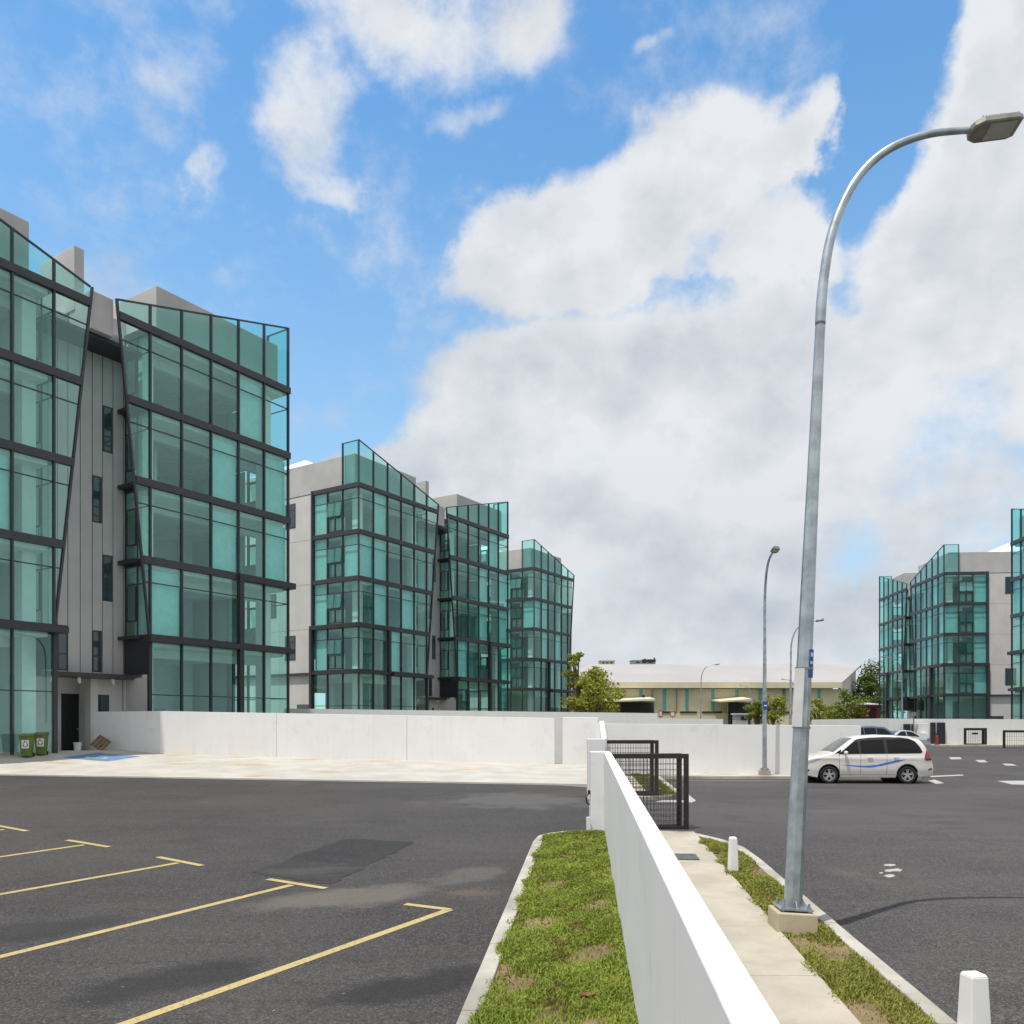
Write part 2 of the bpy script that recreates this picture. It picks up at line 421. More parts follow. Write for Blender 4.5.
# left verge
kl_out = [(-1.15,-1.0),(-.42,6.78),(.40,15.3),(.50,15.85),(.72,16.2),(1.05,16.45),(1.60,16.6)]
kerb('kerb', lerp_path(kl_out, .95), .17)
def strip(name, mat, path_l, path_r, n, lift):
    mb = MB()
    def samp(path, t):
        d = [0]
        for a, b in zip(path, path[1:]): d.append(d[-1]+math.dist(a,b))
        s = t*d[-1]
        for i in range(len(path)-1):
            if s <= d[i+1]+1e-9:
                u = (s-d[i])/max(1e-9,d[i+1]-d[i]); return (path[i][0]+(path[i+1][0]-path[i][0])*u, path[i][1]+(path[i+1][1]-path[i][1])*u)
        return path[-1]
    for i in range(n+1):
        for k in range(5):
            a = samp(path_l,i/n); b = samp(path_r,i/n); u = k/4
            x = a[0]+(b[0]-a[0])*u; y = a[1]+(b[1]-a[1])*u; mb.v.append((x,y,zg(x,y)+lift))
    for i in range(n):
        for k in range(4):
            a = i*5+k; mb.f.append((a,a+1,a+6,a+5)); mb.m.append(0)
    return struct(mb.build(name, mat, smooth=True))
lv_l = [(-.98,-1.0),(-.25,6.78),(.57,15.3),(.66,15.7),(.86,16.0),(1.10,16.25),(1.5,16.42)]
lv_r = [(wallx(-1)+.02,-1.0),(wallx(6.8)+.02,6.8),(wallx(15)+.02,15),(wallx(15.7),15.7),(wallx(16),16.0),(wallx(16.2),16.2),(wallx(16.4),16.4)]
strip('verge_soil', SOIL, lv_l, lv_r, 60, HV-.035)
# right footpath and verge
fx = lambda y: 2.77+.089*(y-6.47)                  # footpath right edge
kx = lambda y: 3.38+.079*(y-6.47)                  # kerb inner edge
kr = [(kx(-1),-1.0),(kx(6.5),6.5),(kx(13.6),13.6),(kx(14.5)-.03,14.6),(3.84,15.4),(3.6,15.95),(3.2,16.3),(2.4,16.42)]
kerb('kerb', lerp_path(kr, 1.0), .16)
strip('verge_soil', SOIL, [(fx(-1),-1),(fx(6.5),6.5),(fx(13.6),13.6),(fx(14.6),14.6),(fx(15.4),15.4),(fx(15.7),15.75)],
      [(kx(-1),-1),(kx(6.5),6.5),(kx(13.6),13.6),(kx(14.5)-.03,14.6),(3.84,15.4),(3.62,15.9)], 60, HV-.03)
mbf = MB(); yy = [-1+.05+i*1.72 for i in range(11)]; yy[-1] = 16.4
for a, b in zip(yy, yy[1:]):                       # cast slabs with open joints
    b -= .012
    mbf.hexa([(wallx(a)+.15,a,zg(2,a)-.2),(fx(a),a,zg(2,a)-.2),(fx(b),b,zg(2,b)-.2),(wallx(b)+.15,b,zg(2,b)-.2),
              (wallx(a)+.15,a,zg(2,a)+HV),(fx(a),a,zg(2,a)+HV),(fx(b),b,zg(2,b)+HV),(wallx(b)+.15,b,zg(2,b)+HV)])
struct(mbf.build('footpath', PATHC, bevel=.008))
# second verge beyond the gate
ang2 = .0865
v2 = lambda y, o: wallx(y)+o
mb = MB(); mb.prism([(v2(24.0,.4),24.0),(v2(24.0,1.55),24.0),(v2(34,1.6),34),(v2(34,.4),34)], -.1, HV); struct(mb.build('footpath', PATHC))
strip('verge_soil', SOIL, [(v2(24.0,1.56),24.0),(v2(34,1.65),34.0)], [(v2(24.4,2.35),24.4),(v2(34,2.5),34)], 12, HV-.03)
kerb('kerb', [(v2(34,2.5),34),(v2(30,2.45),30),(v2(26.6,2.42),26.6),(v2(25.2,2.36),25.2),(v2(24.4,2.1),24.5),(v2(24,1.7),24.1),(v2(23.8,.5),23.84)], -.2)
# kerb strips along the far walls
mb = MB(); mb.prism([(5.4,33.1),(16.5,33.0),(16.5,34.75),(5.4,34.75)], -.1, .12); struct(mb.build('pavement', KERBC, bevel=.02))
mb = MB(); mb.prism([(40,77.0),(54.5,76.0),(54.5,80),(40,80)], -.1, .14); mb.prism([(47.5,70.6),(60,69.5),(60,74.6),(47.5,74.8)], -.1, .14); struct(mb.build('pavement', KERBC))

def grass(name, polys, dens, seed, hmin, hmax, a, b_):
    """many small blades in one mesh; polys: (left path, right path, y0, y1)"""
    rng = np.random.default_rng(seed); V = []; 
    for (lf, rf, y0, y1) in polys:
        n = int(dens*(y1-y0)); y = y0+(y1-y0)*rng.random(n)**1.0
        l = np.array([lf(t) for t in y]); r = np.array([rf(t) for t in y])
        x = l+(r-l)*rng.random(n)
        keep = r-l > .02
        patch = np.sin(x*5.1+y*2.3)+np.sin(y*3.7-x*2.9+1.2)+np.sin(x*9.7-y*7.1)*.6
        edge = np.minimum(x-l, r-x)
        keep &= rng.random(n) < np.clip(.6+.36*patch, .05, 1)*np.clip(.35+edge/.12,0,1)
        x = x[keep]; y = y[keep]; patch = patch[keep]; n = len(x)
        z = np.array([zg(p,q) for p,q in zip(x,y)])+HV-.035
        h = (hmin+(hmax-hmin)*rng.random(n))*(1+.2*patch); th = rng.random(n)*2*np.pi; lean = (rng.random(n)*.9+.25)*h
        w = .0035+.0045*rng.random(n); w = w*np.clip(y/7,1,2.2)
        ph = rng.random(n)*2*np.pi
        dx = np.cos(th)*w; dy = np.sin(th)*w; lx = np.cos(ph)*lean; ly = np.sin(ph)*lean
        p0 = np.stack([x-dx,y-dy,z],1); p1 = np.stack([x+dx,y+dy,z],1)
        p2 = np.stack([x+lx*.45+dx*.8,y+ly*.45+dy*.8,z+h*.75],1); p3 = np.stack([x+lx*.45-dx*.8,y+ly*.45-dy*.8,z+h*.75],1)
        p4 = np.stack([x+lx,y+ly,z+h*.95],1)
        V.append(np.stack([p0,p1,p2,p3,p4],1).reshape(-1,3))
    V = np.concatenate(V); n = len(V)//5
    me = bpy.data.meshes.new(name); me.vertices.add(len(V)); me.vertices.foreach_set('co', V.ravel().astype(np.float32))
    base = np.arange(n)[:,None]*5
    loops = np.concatenate([base+np.array([0,1,2,3]), base+np.array([3,2,4])],1).ravel()
    me.loops.add(len(loops)); me.loops.foreach_set('vertex_index', loops.astype(np.int32))
    st = np.arange(n)[:,None]*7+np.array([0,4]); me.polygons.add(n*2)
    me.polygons.foreach_set('loop_start', st.ravel().astype(np.int32)); me.polygons.foreach_set('loop_total', np.tile([4,3],n).astype(np.int32))
    me.update(calc_edges=True); me.validate()
    me.materials.append(mat_grass(name+'_blades', a, b_))
    o = bpy.data.objects.new(name, me); COL.objects.link(o); o['kind'] = 'stuff'; return o
def mat_grass(name, a, b_):
    m, t, b, out = newmat(name); p = pos(t)
    f = t.noise(p, 1.5, 5, .65); g = t.noise(p, 60, 2); h = t.noise(t.mapping(p,loc=(4,2,0)), 2.6, 5, .7)
    c = t.mix(t.step(f,.3,.7), a, b_); c = t.mix(t.step(g,.35,.7,0,.5), c, tuple(x*1.6 for x in b_))
    c = t.mix(t.step(h,.53,.68,0,.85), c, (.23,.155,.06))
    t.l.new(c, b.inputs['Base Color']); b.inputs['Roughness'].default_value = .6; b.inputs['Specular IOR Level'].default_value = .2
    tl = t.node('ShaderNodeBsdfTranslucent'); t.l.new(c, tl.inputs[0])
    mx = t.node('ShaderNodeMixShader'); mx.inputs[0].default_value = .25
    t.l.new(b.outputs[0], mx.inputs[1]); t.l.new(tl.outputs[0], mx.inputs[2]); t.l.new(mx.outputs[0], out.inputs[0])
    return m
def pl(path):
    ys = [p[1] for p in path]; xs = [p[0] for p in path]
    return lambda y: float(np.interp(y, ys, xs))
grass('grass', [(lambda y: pl(lv_l)(y)-.05-.035*math.sin(y*9)*math.sin(y*3.1), pl(lv_r), 4.0, 16.35)], 17000, 1, .025, .07, (.15,.20,.03), (.27,.325,.055))
grass('grass', [(lambda y: fx(y)-.04+.05*math.sin(y*7), pl([(kx(-1),-1),(kx(13.6),13.6),(kx(14.5)-.03,14.6),(3.84,15.4),(3.62,15.95)]), 4.0, 15.9)], 6500, 2, .022, .06, (.18,.195,.04), (.28,.285,.06))
grass('grass', [(lambda y: v2(y,1.56), lambda y: v2(y,2.4), 24.3, 34)], 1500, 3, .05, .11, (.11,.15,.02), (.17,.21,.03))

# ------------------------------------------------------------------ boundary walls
zt = lambda y: .018*(y-17.1) + 1.673                # top of the near wall
wall = MB(); y0, y1 = -1.0, 17.1
wall.hexa([(wallx(y0),y0,-.7),(wallx(y0)+.146,y0,-.7),(wallx(y1)+.146,y1,-.3),(wallx(y1),y1,-.3),
           (wallx(y0),y0,zt(y0)),(wallx(y0)+.146,y0,zt(y0)),(wallx(y1)+.146,y1,zt(y1)),(wallx(y1),y1,zt(y1))])
t = tag(empty('boundary_wall', (0,0,0)), 'low white plastered boundary wall running from the foreground between grass verge and footpath', 'wall')
wall.build('wall', WHITE, t, bevel=.01)
mb = MB(); mb.box(wallx(17.1)-.27, wallx(17.1)+.15, 17.1, 17.5, -.3, zt(17.1)+.004); mb.build('pier', WHITE, t, bevel=.012)
mb = MB(); xg = wallx(17.1)-.27; mb.box(xg-.05,xg,17.2,17.3,.78,.86); mb.tube([(xg-.03,17.25,.80),(xg-.09,17.2,.72),(xg-.08,17.2,.6),(xg-.02,17.22,.56)], .018, 6); mb.build('latch', BLACKM, t)
mb = MB(); mb.box(xg-.10,xg-.03,17.0,17.08,-.1,.32); mb.build('stop_post', WHITE, t)
# second stretch beyond the gate
t = tag(empty('boundary_wall', (0,0,0)), 'short white wall beyond the open gate, leading back to the corner pier', 'wall')
mb = MB(); a, b = 23.75, 36.2
mb.hexa([(wallx(a)+.1,a,-.2),(wallx(a)+.26,a,-.2),(wallx(b)+.5,b,-.2),(wallx(b)+.3,b,-.2),(wallx(a)+.1,a,1.83),(wallx(a)+.26,a,1.83),(wallx(b)+.5,b,2.35),(wallx(b)+.3,b,2.35)])
mb.build('wall', WHITE, t, bevel=.01)
mb = MB(); mb.box(at(588,23.4), at(605.5,23.4), 23.4, 23.75, -.2, zz(739,23.4)); mb.build('pier', WHITE, t, bevel=.012)
# wall across the car park with its corner return
def seg(mb, a, b, th, z0, z1a, z1b):
    a = Vector((*a,0)); b = Vector((*b,0)); d = (b-a).normalized(); n = Vector((-d.y,d.x,0))*th
    mb.hexa([(a.x,a.y,z0),(b.x,b.y,z0),(b.x+n.x,b.y+n.y,z0),(a.x+n.x,a.y+n.y,z0),(a.x,a.y,z1a),(b.x,b.y,z1b),(b.x+n.x,b.y+n.y,z1b),(a.x+n.x,a.y+n.y,z1a)])
t = tag(empty('boundary_wall', (0,0,0)), 'long white wall along the back of the car park with shaded return beside the porch', 'wall')
PW = [(-16.8,39.0),(-11.0,38.2),(-4.8,37.4),(1.9,36.5)]
mb = MB()
for i in range(3):
    (xa,ya),(xb,yb) = PW[i],PW[i+1]; f = lambda x: 2.82-.34*(x+16.8)/18.7
    ex = .012 if i < 2 else 0
    seg(mb, (xa,ya), (xb-ex,yb), .18, -.1, f(xa), f(xb))
mb.build('wall', WHITE, t, bevel=.01)
mb = MB(); seg(mb, (-20.4,39.85), (-16.81,39.0), .18, .3, 2.80, 2.82); mb.build('return_wall', WHITE, t, bevel=.01)
mb = MB(); mb.box(at(563,36.2), at(598,36.2), 36.2, 36.6, -.1, zz(717.3,36.2)); mb.build('pier', WHITE, t, bevel=.015)
# wall behind the parked van
t = MB(); seg(t, (at(596,35.2),35.2), (at(861,33.9),33.9), .18, -.1, zz(723.5,35.2), zz(725.6,33.9))
tag(t.build('boundary_wall', WHITE, bevel=.01), 'plain white wall behind the white van, facing the road', 'wall')
t = MB(); seg(t, (at(284,56),56), (at(657.5,55),55), .2, -.5, zz(708.5,56), zz(713.2,55))
tag(t.build('boundary_wall', WHITE), 'white wall seen above the car park wall, in front of the second glass block', 'wall')
t = MB(); seg(t, (at(655,66),66), (at(723,66),66), .2, -.5, zz(718.2,66), zz(719.0,66))
tag(t.build('boundary_wall', WHITE), 'short white stretch of wall below the warehouse loading bays', 'wall')
t = empty('boundary_wall', (0,0,0), 0, 'white road wall with dark side doors below the right hand glass blocks', 'wall')
mb = MB(); seg(mb, (at(812,96),96), (at(888.2,95),95), .2, -.3, zz(719.6,96), zz(718.4,95)); mb.build('wall', WHITE, t)
mb = MB(); seg(mb, (at(888.5,80.6),80.6), (at(1075,78.8),78.8), .2, -.3, zz(718.6,80.6), zz(719.5,78.8)); mb.build('wall', WHITE, t)
mb = MB(); mb.box(at(918,79),at(930,79),79.2,79.9,-.1,zz(723.5,79)); mb.box(at(922,79),at(927,79),78.6,79.195,-.1,zz(733,79)); mb.build('gate_pillar', WHITE, t, bevel=.02)
for px0, px1, pt, pb in ((903.5,910,724,744),(911.5,915.5,724,747),(930.5,935,722.5,743.5),(937,944.5,722.5,744)):
    mb = MB(); mb.box(at(px0,79.9),at(px1,79.9),79.75,79.98,zz(pb,79.8),zz(pt,79.8)); mb.build('door', PANELD, t)
mb = MB(); mb.box(at(912,79),at(916,79),78.9,79.0,zz(716,79),zz(712,79)); mb.box(at(913.6,79),at(914.4,79),79.0,79.1,0,zz(712,79)); mb.build('sign_plate', GALVD, t)
mb = MB(); xb, yb = at(937,77.5), 77.5; mb.tube([(xb,yb,.1),(xb,yb,.95),(xb,yb,1.0)], [.13,.13,.08], 12); mb.tube([(xb,yb,.14),(xb,yb,.2)], .2, 12)
tag(mb.build('hydrant', REDP, bevel=.01), 'small red hydrant post beside the dark doors in the far white wall', 'hydrant')

# ------------------------------------------------------------------ gates
def gate(name, x0, x1, y, z0, z1, label, fold=True, mesh=.075, fr=.10, group=None):
    t = empty('gate', (x0, y, z0), 0, label, 'gate', group); W = x1-x0; H = z1-z0
    def leaf(xa, xb, yy, skew):
        f = MB(); P = lambda x, z: (x, yy+skew*(x-xa)/(xb-xa), z)
        f.bar(P(xa+fr/2,.02), P(xa+fr/2,H), fr, .07, (0,1,0)); f.bar(P(xb-fr/2,.02), P(xb-fr/2,H), fr, .07, (0,1,0))
        f.bar(P(xa+fr,H-fr/2), P(xb-fr,H-fr/2), .07, fr); f.bar(P(xa+fr,.02+fr*.6), P(xb-fr,.02+fr*.6), .07, fr*1.2)
        o = f.build('frame', BLACKM, t)
        w = MB(); n = int((xb-xa-2*fr)/mesh)
        for i in range(1, n):
            x = xa+fr+(xb-xa-2*fr)*i/n; w.bar(P(x,fr), P(x,H-fr), .008)
        n = int((H-2*fr)/(mesh*1.6))
        for i in range(1, n):
            z = fr+(H-2*fr)*i/n; w.bar(P(xa+fr,z), P(xb-fr,z), .008)
        w.build('wire_mesh', WIREM, t)
    leaf(0, W, 0, 0)
    if fold: leaf(.05, W-.085, .10, .22)
    h = MB(); h.box(.01,.09,-.06,.0,H*.3,H*.3+.12); h.box(.01,.09,-.06,.0,H*.75,H*.75+.12); h.build('hinge', BLACKM, t)
    return t
xg1 = wallx(17.3)+.16
gate('gate', xg1, at(688.5,17.55), 17.55, zz(832.5,17.55), zz(753.8,17.55), 'nearer black wire mesh gate folded open at the end of the low wall')
gate('gate', at(600.8,23.9), at(658.5,23.9), 23.9, zz(797,23.9)+.02, zz(740.2,23.9), 'farther black wire mesh gate folded open in front of the grass wedge')
gate('gate', at(964,78), at(986.8,78), 78, zz(746.5,78), zz(728,78), 'dark framed far gate with a small black plate, against the white road wall', True, .2, .22)
mb = MB(); mb.box(at(972,77.6),at(977.5,77.6),77.5,77.6,zz(734.5,77.6),zz(732.6,77.6))
gt = [o for o in bpy.data.objects if o.name.startswith('gate') and o.type == 'EMPTY'][-1]
pl_ = mb.build('plate', BLACKM); pl_.parent = gt; pl_.location = (-gt.location.x, -gt.location.y, -gt.location.z)
gate('gate', at(1003,72), at(1040,72), 72, zz(751,72), zz(730.2,72), 'dark framed far gate cut by the right edge of the picture', True, .2, .2)

# ------------------------------------------------------------------ bollards, grating
def bollard(x, y, w0, w1, h, rz, label):
    z = zg(x,y)+HV-.05; mb = MB(); a, b = w0/2, w1/2
    mb.hexa([(-a,-a,0),(a,-a,0),(a,a,0),(-a,a,0),(-b,-b,h-.02),(b,-b,h-.02),(b,b,h-.02),(-b,b,h-.02)])
    mb.hexa([(-b,-b,h-.02),(b,-b,h-.02),(b,b,h-.02),(-b,b,h-.02),(-b+.012,-b+.012,h),(b-.012,-b+.012,h),(b-.012,b-.012,h),(-b+.012,b-.012,h)])
    o = mb.build('bollard', WHITE, bevel=.006, loc=(x,y,z)); o.rotation_euler = (0,0,rz)
    tag(o, label, 'bollard', 'concrete bollards along the kerb')
bx, by = G(733,871,HV); bollard(bx, by, .135, .10, .57, R(5), 'short white concrete bollard in the grass near the gate')
bx, by = at(974,6.4), 6.4; bollard(bx, by, .175, .14, .48, R(8), 'white concrete bollard at the bottom right, nearest the camera')
gx, gy = G(684,857,HV)
t = empty('drain_grating', (gx,gy,zg(gx,gy)+HV+.004), R(-5), 'square steel drain grating set in the footpath', 'grating'); mb = MB()
mb.box(-.22,.22,-.27,-.23,0,.012); mb.box(-.22,.22,.23,.27,0,.012); mb.box(-.22,-.18,-.23,.23,0,.012); mb.box(.18,.22,-.23,.23,0,.012); mb.build('frame', GRATE, t)
mb = MB(); mb.box(-.18,.18,-.23,.23,.0,.002)
for i in range(11): mb.box(-.165+i*.033-.011,-.165+i*.033+.011,-.23,.23,.002,.010)
mb.build('bars', GRATE, t)

# ------------------------------------------------------------------ street lamps
PLINTHC = mat_concrete('plinth_concrete', (.44,.38,.27), .2, stain=(.25,.22,.16))
def make_lamp(label):
    t = empty('street_lamp', (0,0,0), 0, label, 'street lamp', 'curved galvanised street lamps')
    p = MB(); p.box(-.225,.225,-.21,.21,-.15,.2); p.build('plinth', PLINTHC, t, bevel=.015)
    p = MB(); p.box(-.18,.18,-.17,.17,.222,.242)
    for x in (-.14,.14):
        for y in (-.13,.13): p.tube([(x,y,.2),(x,y,.30)], .014, 6); p.tube([(x,y,.242),(x,y,.265)], .026, 6)
    for k in range(4):
        a = k*math.pi/2; c, s = math.cos(a), math.sin(a); p.hexa([(c*.095-s*.006,s*.095+c*.006,.242),(c*.095+s*.006,s*.095-c*.006,.242),(c*.165+s*.006,s*.165-c*.006,.242),(c*.165-s*.006,s*.165+c*.006,.242),
                 (c*.095-s*.006,s*.095+c*.006,.32),(c*.095+s*.006,s*.095-c*.006,.32),(c*.105+s*.006,s*.105-c*.006,.32),(c*.105-s*.006,s*.105+c*.006,.32)])
    p.build('base_plate', GALV, t)
    p = MB(); p.tube([(0,0,.242),(0,0,3.6),(0,0,7.02)], [.102,.080,.052], 8, rot=R(-22.5)); p.build('pole', GALV, t)
    a = MB(); pts = [(0,0,6.85),(0,0,7.05),(.012,0,7.35),(.06,0,7.78),(.15,0,8.12),(.28,0,8.42),(.45,0,8.66),(.66,0,8.84),(.90,0,8.96),(1.15,0,9.03),(1.42,0,9.06),(1.60,0,9.07)]
    rad = [.058,.058,.055,.053,.051,.049,.047,.045,.042,.039,.036,.034]
    sp = []; sr = []
    for i in range(len(pts)-1):                       # Catmull-Rom so the bend reads as one curve
        P0 = Vector(pts[max(i-1,0)]); P1 = Vector(pts[i]); P2 = Vector(pts[i+1]); P3 = Vector(pts[min(i+2,len(pts)-1)])
        for k in range(4):
            u = k/4; sp.append(.5*((2*P1)+(P2-P0)*u+(2*P0-5*P1+4*P2-P3)*u*u+(3*P1-P0-3*P2+P3)*u**3)); sr.append(rad[i]*(1-u)+rad[i+1]*u)
    sp.append(Vector(pts[-1])); sr.append(rad[-1])
    a.tube(sp, sr, 14); a.build('arm', GALV, t, smooth=True)
    h = MB(); T = Matrix.Translation((1.54,0,9.05)) @ Matrix.Rotation(R(-8),4,'Y') @ Matrix.Rotation(R(-9),4,'X')
    def hp(x,y,z): return tuple(T @ Vector((x*.87,y*.9,z*.9)))
    out = [(0,-.05),(.03,-.11),(.13,-.165),(.55,-.165),(.62,-.13),(.62,.13),(.55,.165),(.13,.165),(.03,.11),(0,.05)]
    n = len(out)
    lay = [(-.035,.92),(-.02,1.0),(.035,1.0),(.06,.9)]
    for z, s in lay: h.v += [hp(.31+(x-.31)*s, y*s, z) for x, y in out]
    for L in range(len(lay)-1):
        for i in range(n): h.f.append((L*n+i, L*n+(i+1)%n, (L+1)*n+(i+1)%n, (L+1)*n+i)); h.m.append(0)
    h.f.append(tuple(reversed(range(n)))); h.m.append(0); h.f.append(tuple(range((len(lay)-1)*n, len(lay)*n))); h.m.append(0)
    for i in range(9):
        x = .13+.035*i; h.hexa([hp(x,-.13,.055),hp(x+.012,-.13,.055),hp(x+.012,.13,.055),hp(x,.13,.055),hp(x,-.13,.085),hp(x+.012,-.13,.085),hp(x+.012,.13,.085),hp(x,.13,.085)])
    h.hexa([hp(x,y,z) for z in (.055,.095) for x,y in ((.44,-.11),(.6,-.11),(.6,.11),(.44,.11))])
    hd = h.build('lamp_head', GALVD, t)
    l = MB(); l.hexa([hp(x,y,z) for z in (-.043,-.034) for x,y in ((.22,-.12),(.555,-.12),(.555,.12),(.22,.12))]); l.build('lens', LENS, hd)
    return t
lx, ly = G(797,917,HV)
ly = 9.3; lx = at(796.5, 9.15)
L1 = make_lamp('tall galvanised street lamp in the foreground grass, blue and white plates on its pole')
L1.location = (lx, ly, zg(lx,ly)+HV); L1.rotation_euler = (0, R(2.65), R(-3))
zb = L1.location.z
far_lamps = []
for px, y, rz, sc, lab in ((764.5,33.6,-95,.975,'street lamp with small blue tag before the white wall, arm towards the camera'),
        (790,55,-12,1.0,'street lamp behind the nearest lamp pole, its head just right of that pole'),
        (700.5,94,-8,.98,'street lamp standing left of the middle, in front of the warehouse roof'),
        (902.5,83,172,.98,'street lamp with arm to the left before the right hand glass block'),
        (751.3,142,172,.95,'thin distant street lamp between warehouse loading bay and small trees'),
        (795.5,121,170,.95,'distant street lamp just left of the nearest pole, arm to the left'),
        (587.5,98,12,.75,'small distant street lamp among the branches of the tree by the left blocks')):
    c = copy_tree(L1, None, lab); x = at(px,y); c.location = (x,y, .12 if y < 40 else 0); c.rotation_euler = (0,R(.5),R(rz)); c.scale = (sc,sc,sc); far_lamps.append(c)
# plates on the poles
def plate(parent, name, x0, x1, y0, y1, z0, z1, mat):
    return MB().box(x0,x1,y0,y1,z0,z1).build(name, mat, parent, bevel=.004)
s = MB(); s.hexa([(.032,-.092,2.84),(.092,-.032,2.84),(.087,-.027,2.84),(.027,-.087,2.84),(.031,-.089,3.16),(.089,-.031,3.16),(.084,-.026,3.16),(.026,-.084,3.16)])
sg = s.build('blue_tag', SIGNB, L1)
def poletext(body, size, parent, loc, rot, mat, name, ext=.002):
    cu = bpy.data.curves.new(name, 'FONT'); cu.body = body; cu.size = size; cu.extrude = ext; cu.align_x = 'CENTER'; cu.align_y = 'CENTER'
    o = bpy.data.objects.new(name+'_src', cu); COL.objects.link(o); bpy.context.view_layer.update()
    me = bpy.data.meshes.new_from_object(o.evaluated_get(bpy.context.evaluated_depsgraph_get())); bpy.data.objects.remove(o)
    me.materials.clear(); me.materials.append(mat); q = bpy.data.objects.new(name, me); COL.objects.link(q)
    q.parent = parent; q.location = loc; q.rotation_euler = rot; return q
for zc, hh in ((3.10,.045),(3.01,.03)):
    m = MB(); m.hexa([(.048,-.079,zc-hh/2),(.079,-.048,zc-hh/2),(.074,-.043,zc-hh/2),(.043,-.074,zc-hh/2),(.048,-.079,zc+hh/2),(.079,-.048,zc+hh/2),(.074,-.043,zc+hh/2),(.043,-.074,zc+hh/2)]); m.build('marking', LABELW, sg)
s = MB(); s.hexa([(-.115,-.028,2.28),(-.028,-.115,2.28),(-.022,-.109,2.28),(-.109,-.022,2.28),(-.111,-.026,2.94),(-.026,-.111,2.94),(-.020,-.105,2.94),(-.105,-.020,2.94)])
pw = s.build('white_plate', M('grey_white_plate', (.55,.55,.54), .5), L1)
s = MB()
for z in (2.275,2.945): s.tube([(0,0,z-.012),(0,0,z+.012)], .100, 8, rot=R(-22.5))
s.build('strap', GALVD, pw)
c = far_lamps[0]; sg = MB().box(-.10,.10,-.105,-.092,2.75,3.1).build('blue_tag', SIGNB, c); sg.rotation_euler = (0,0,R(95)); sg.location=(0,0,0)
MB().box(-.06,.06,-.110,-.1055,2.9,2.95).build('marking', LABELW, sg)

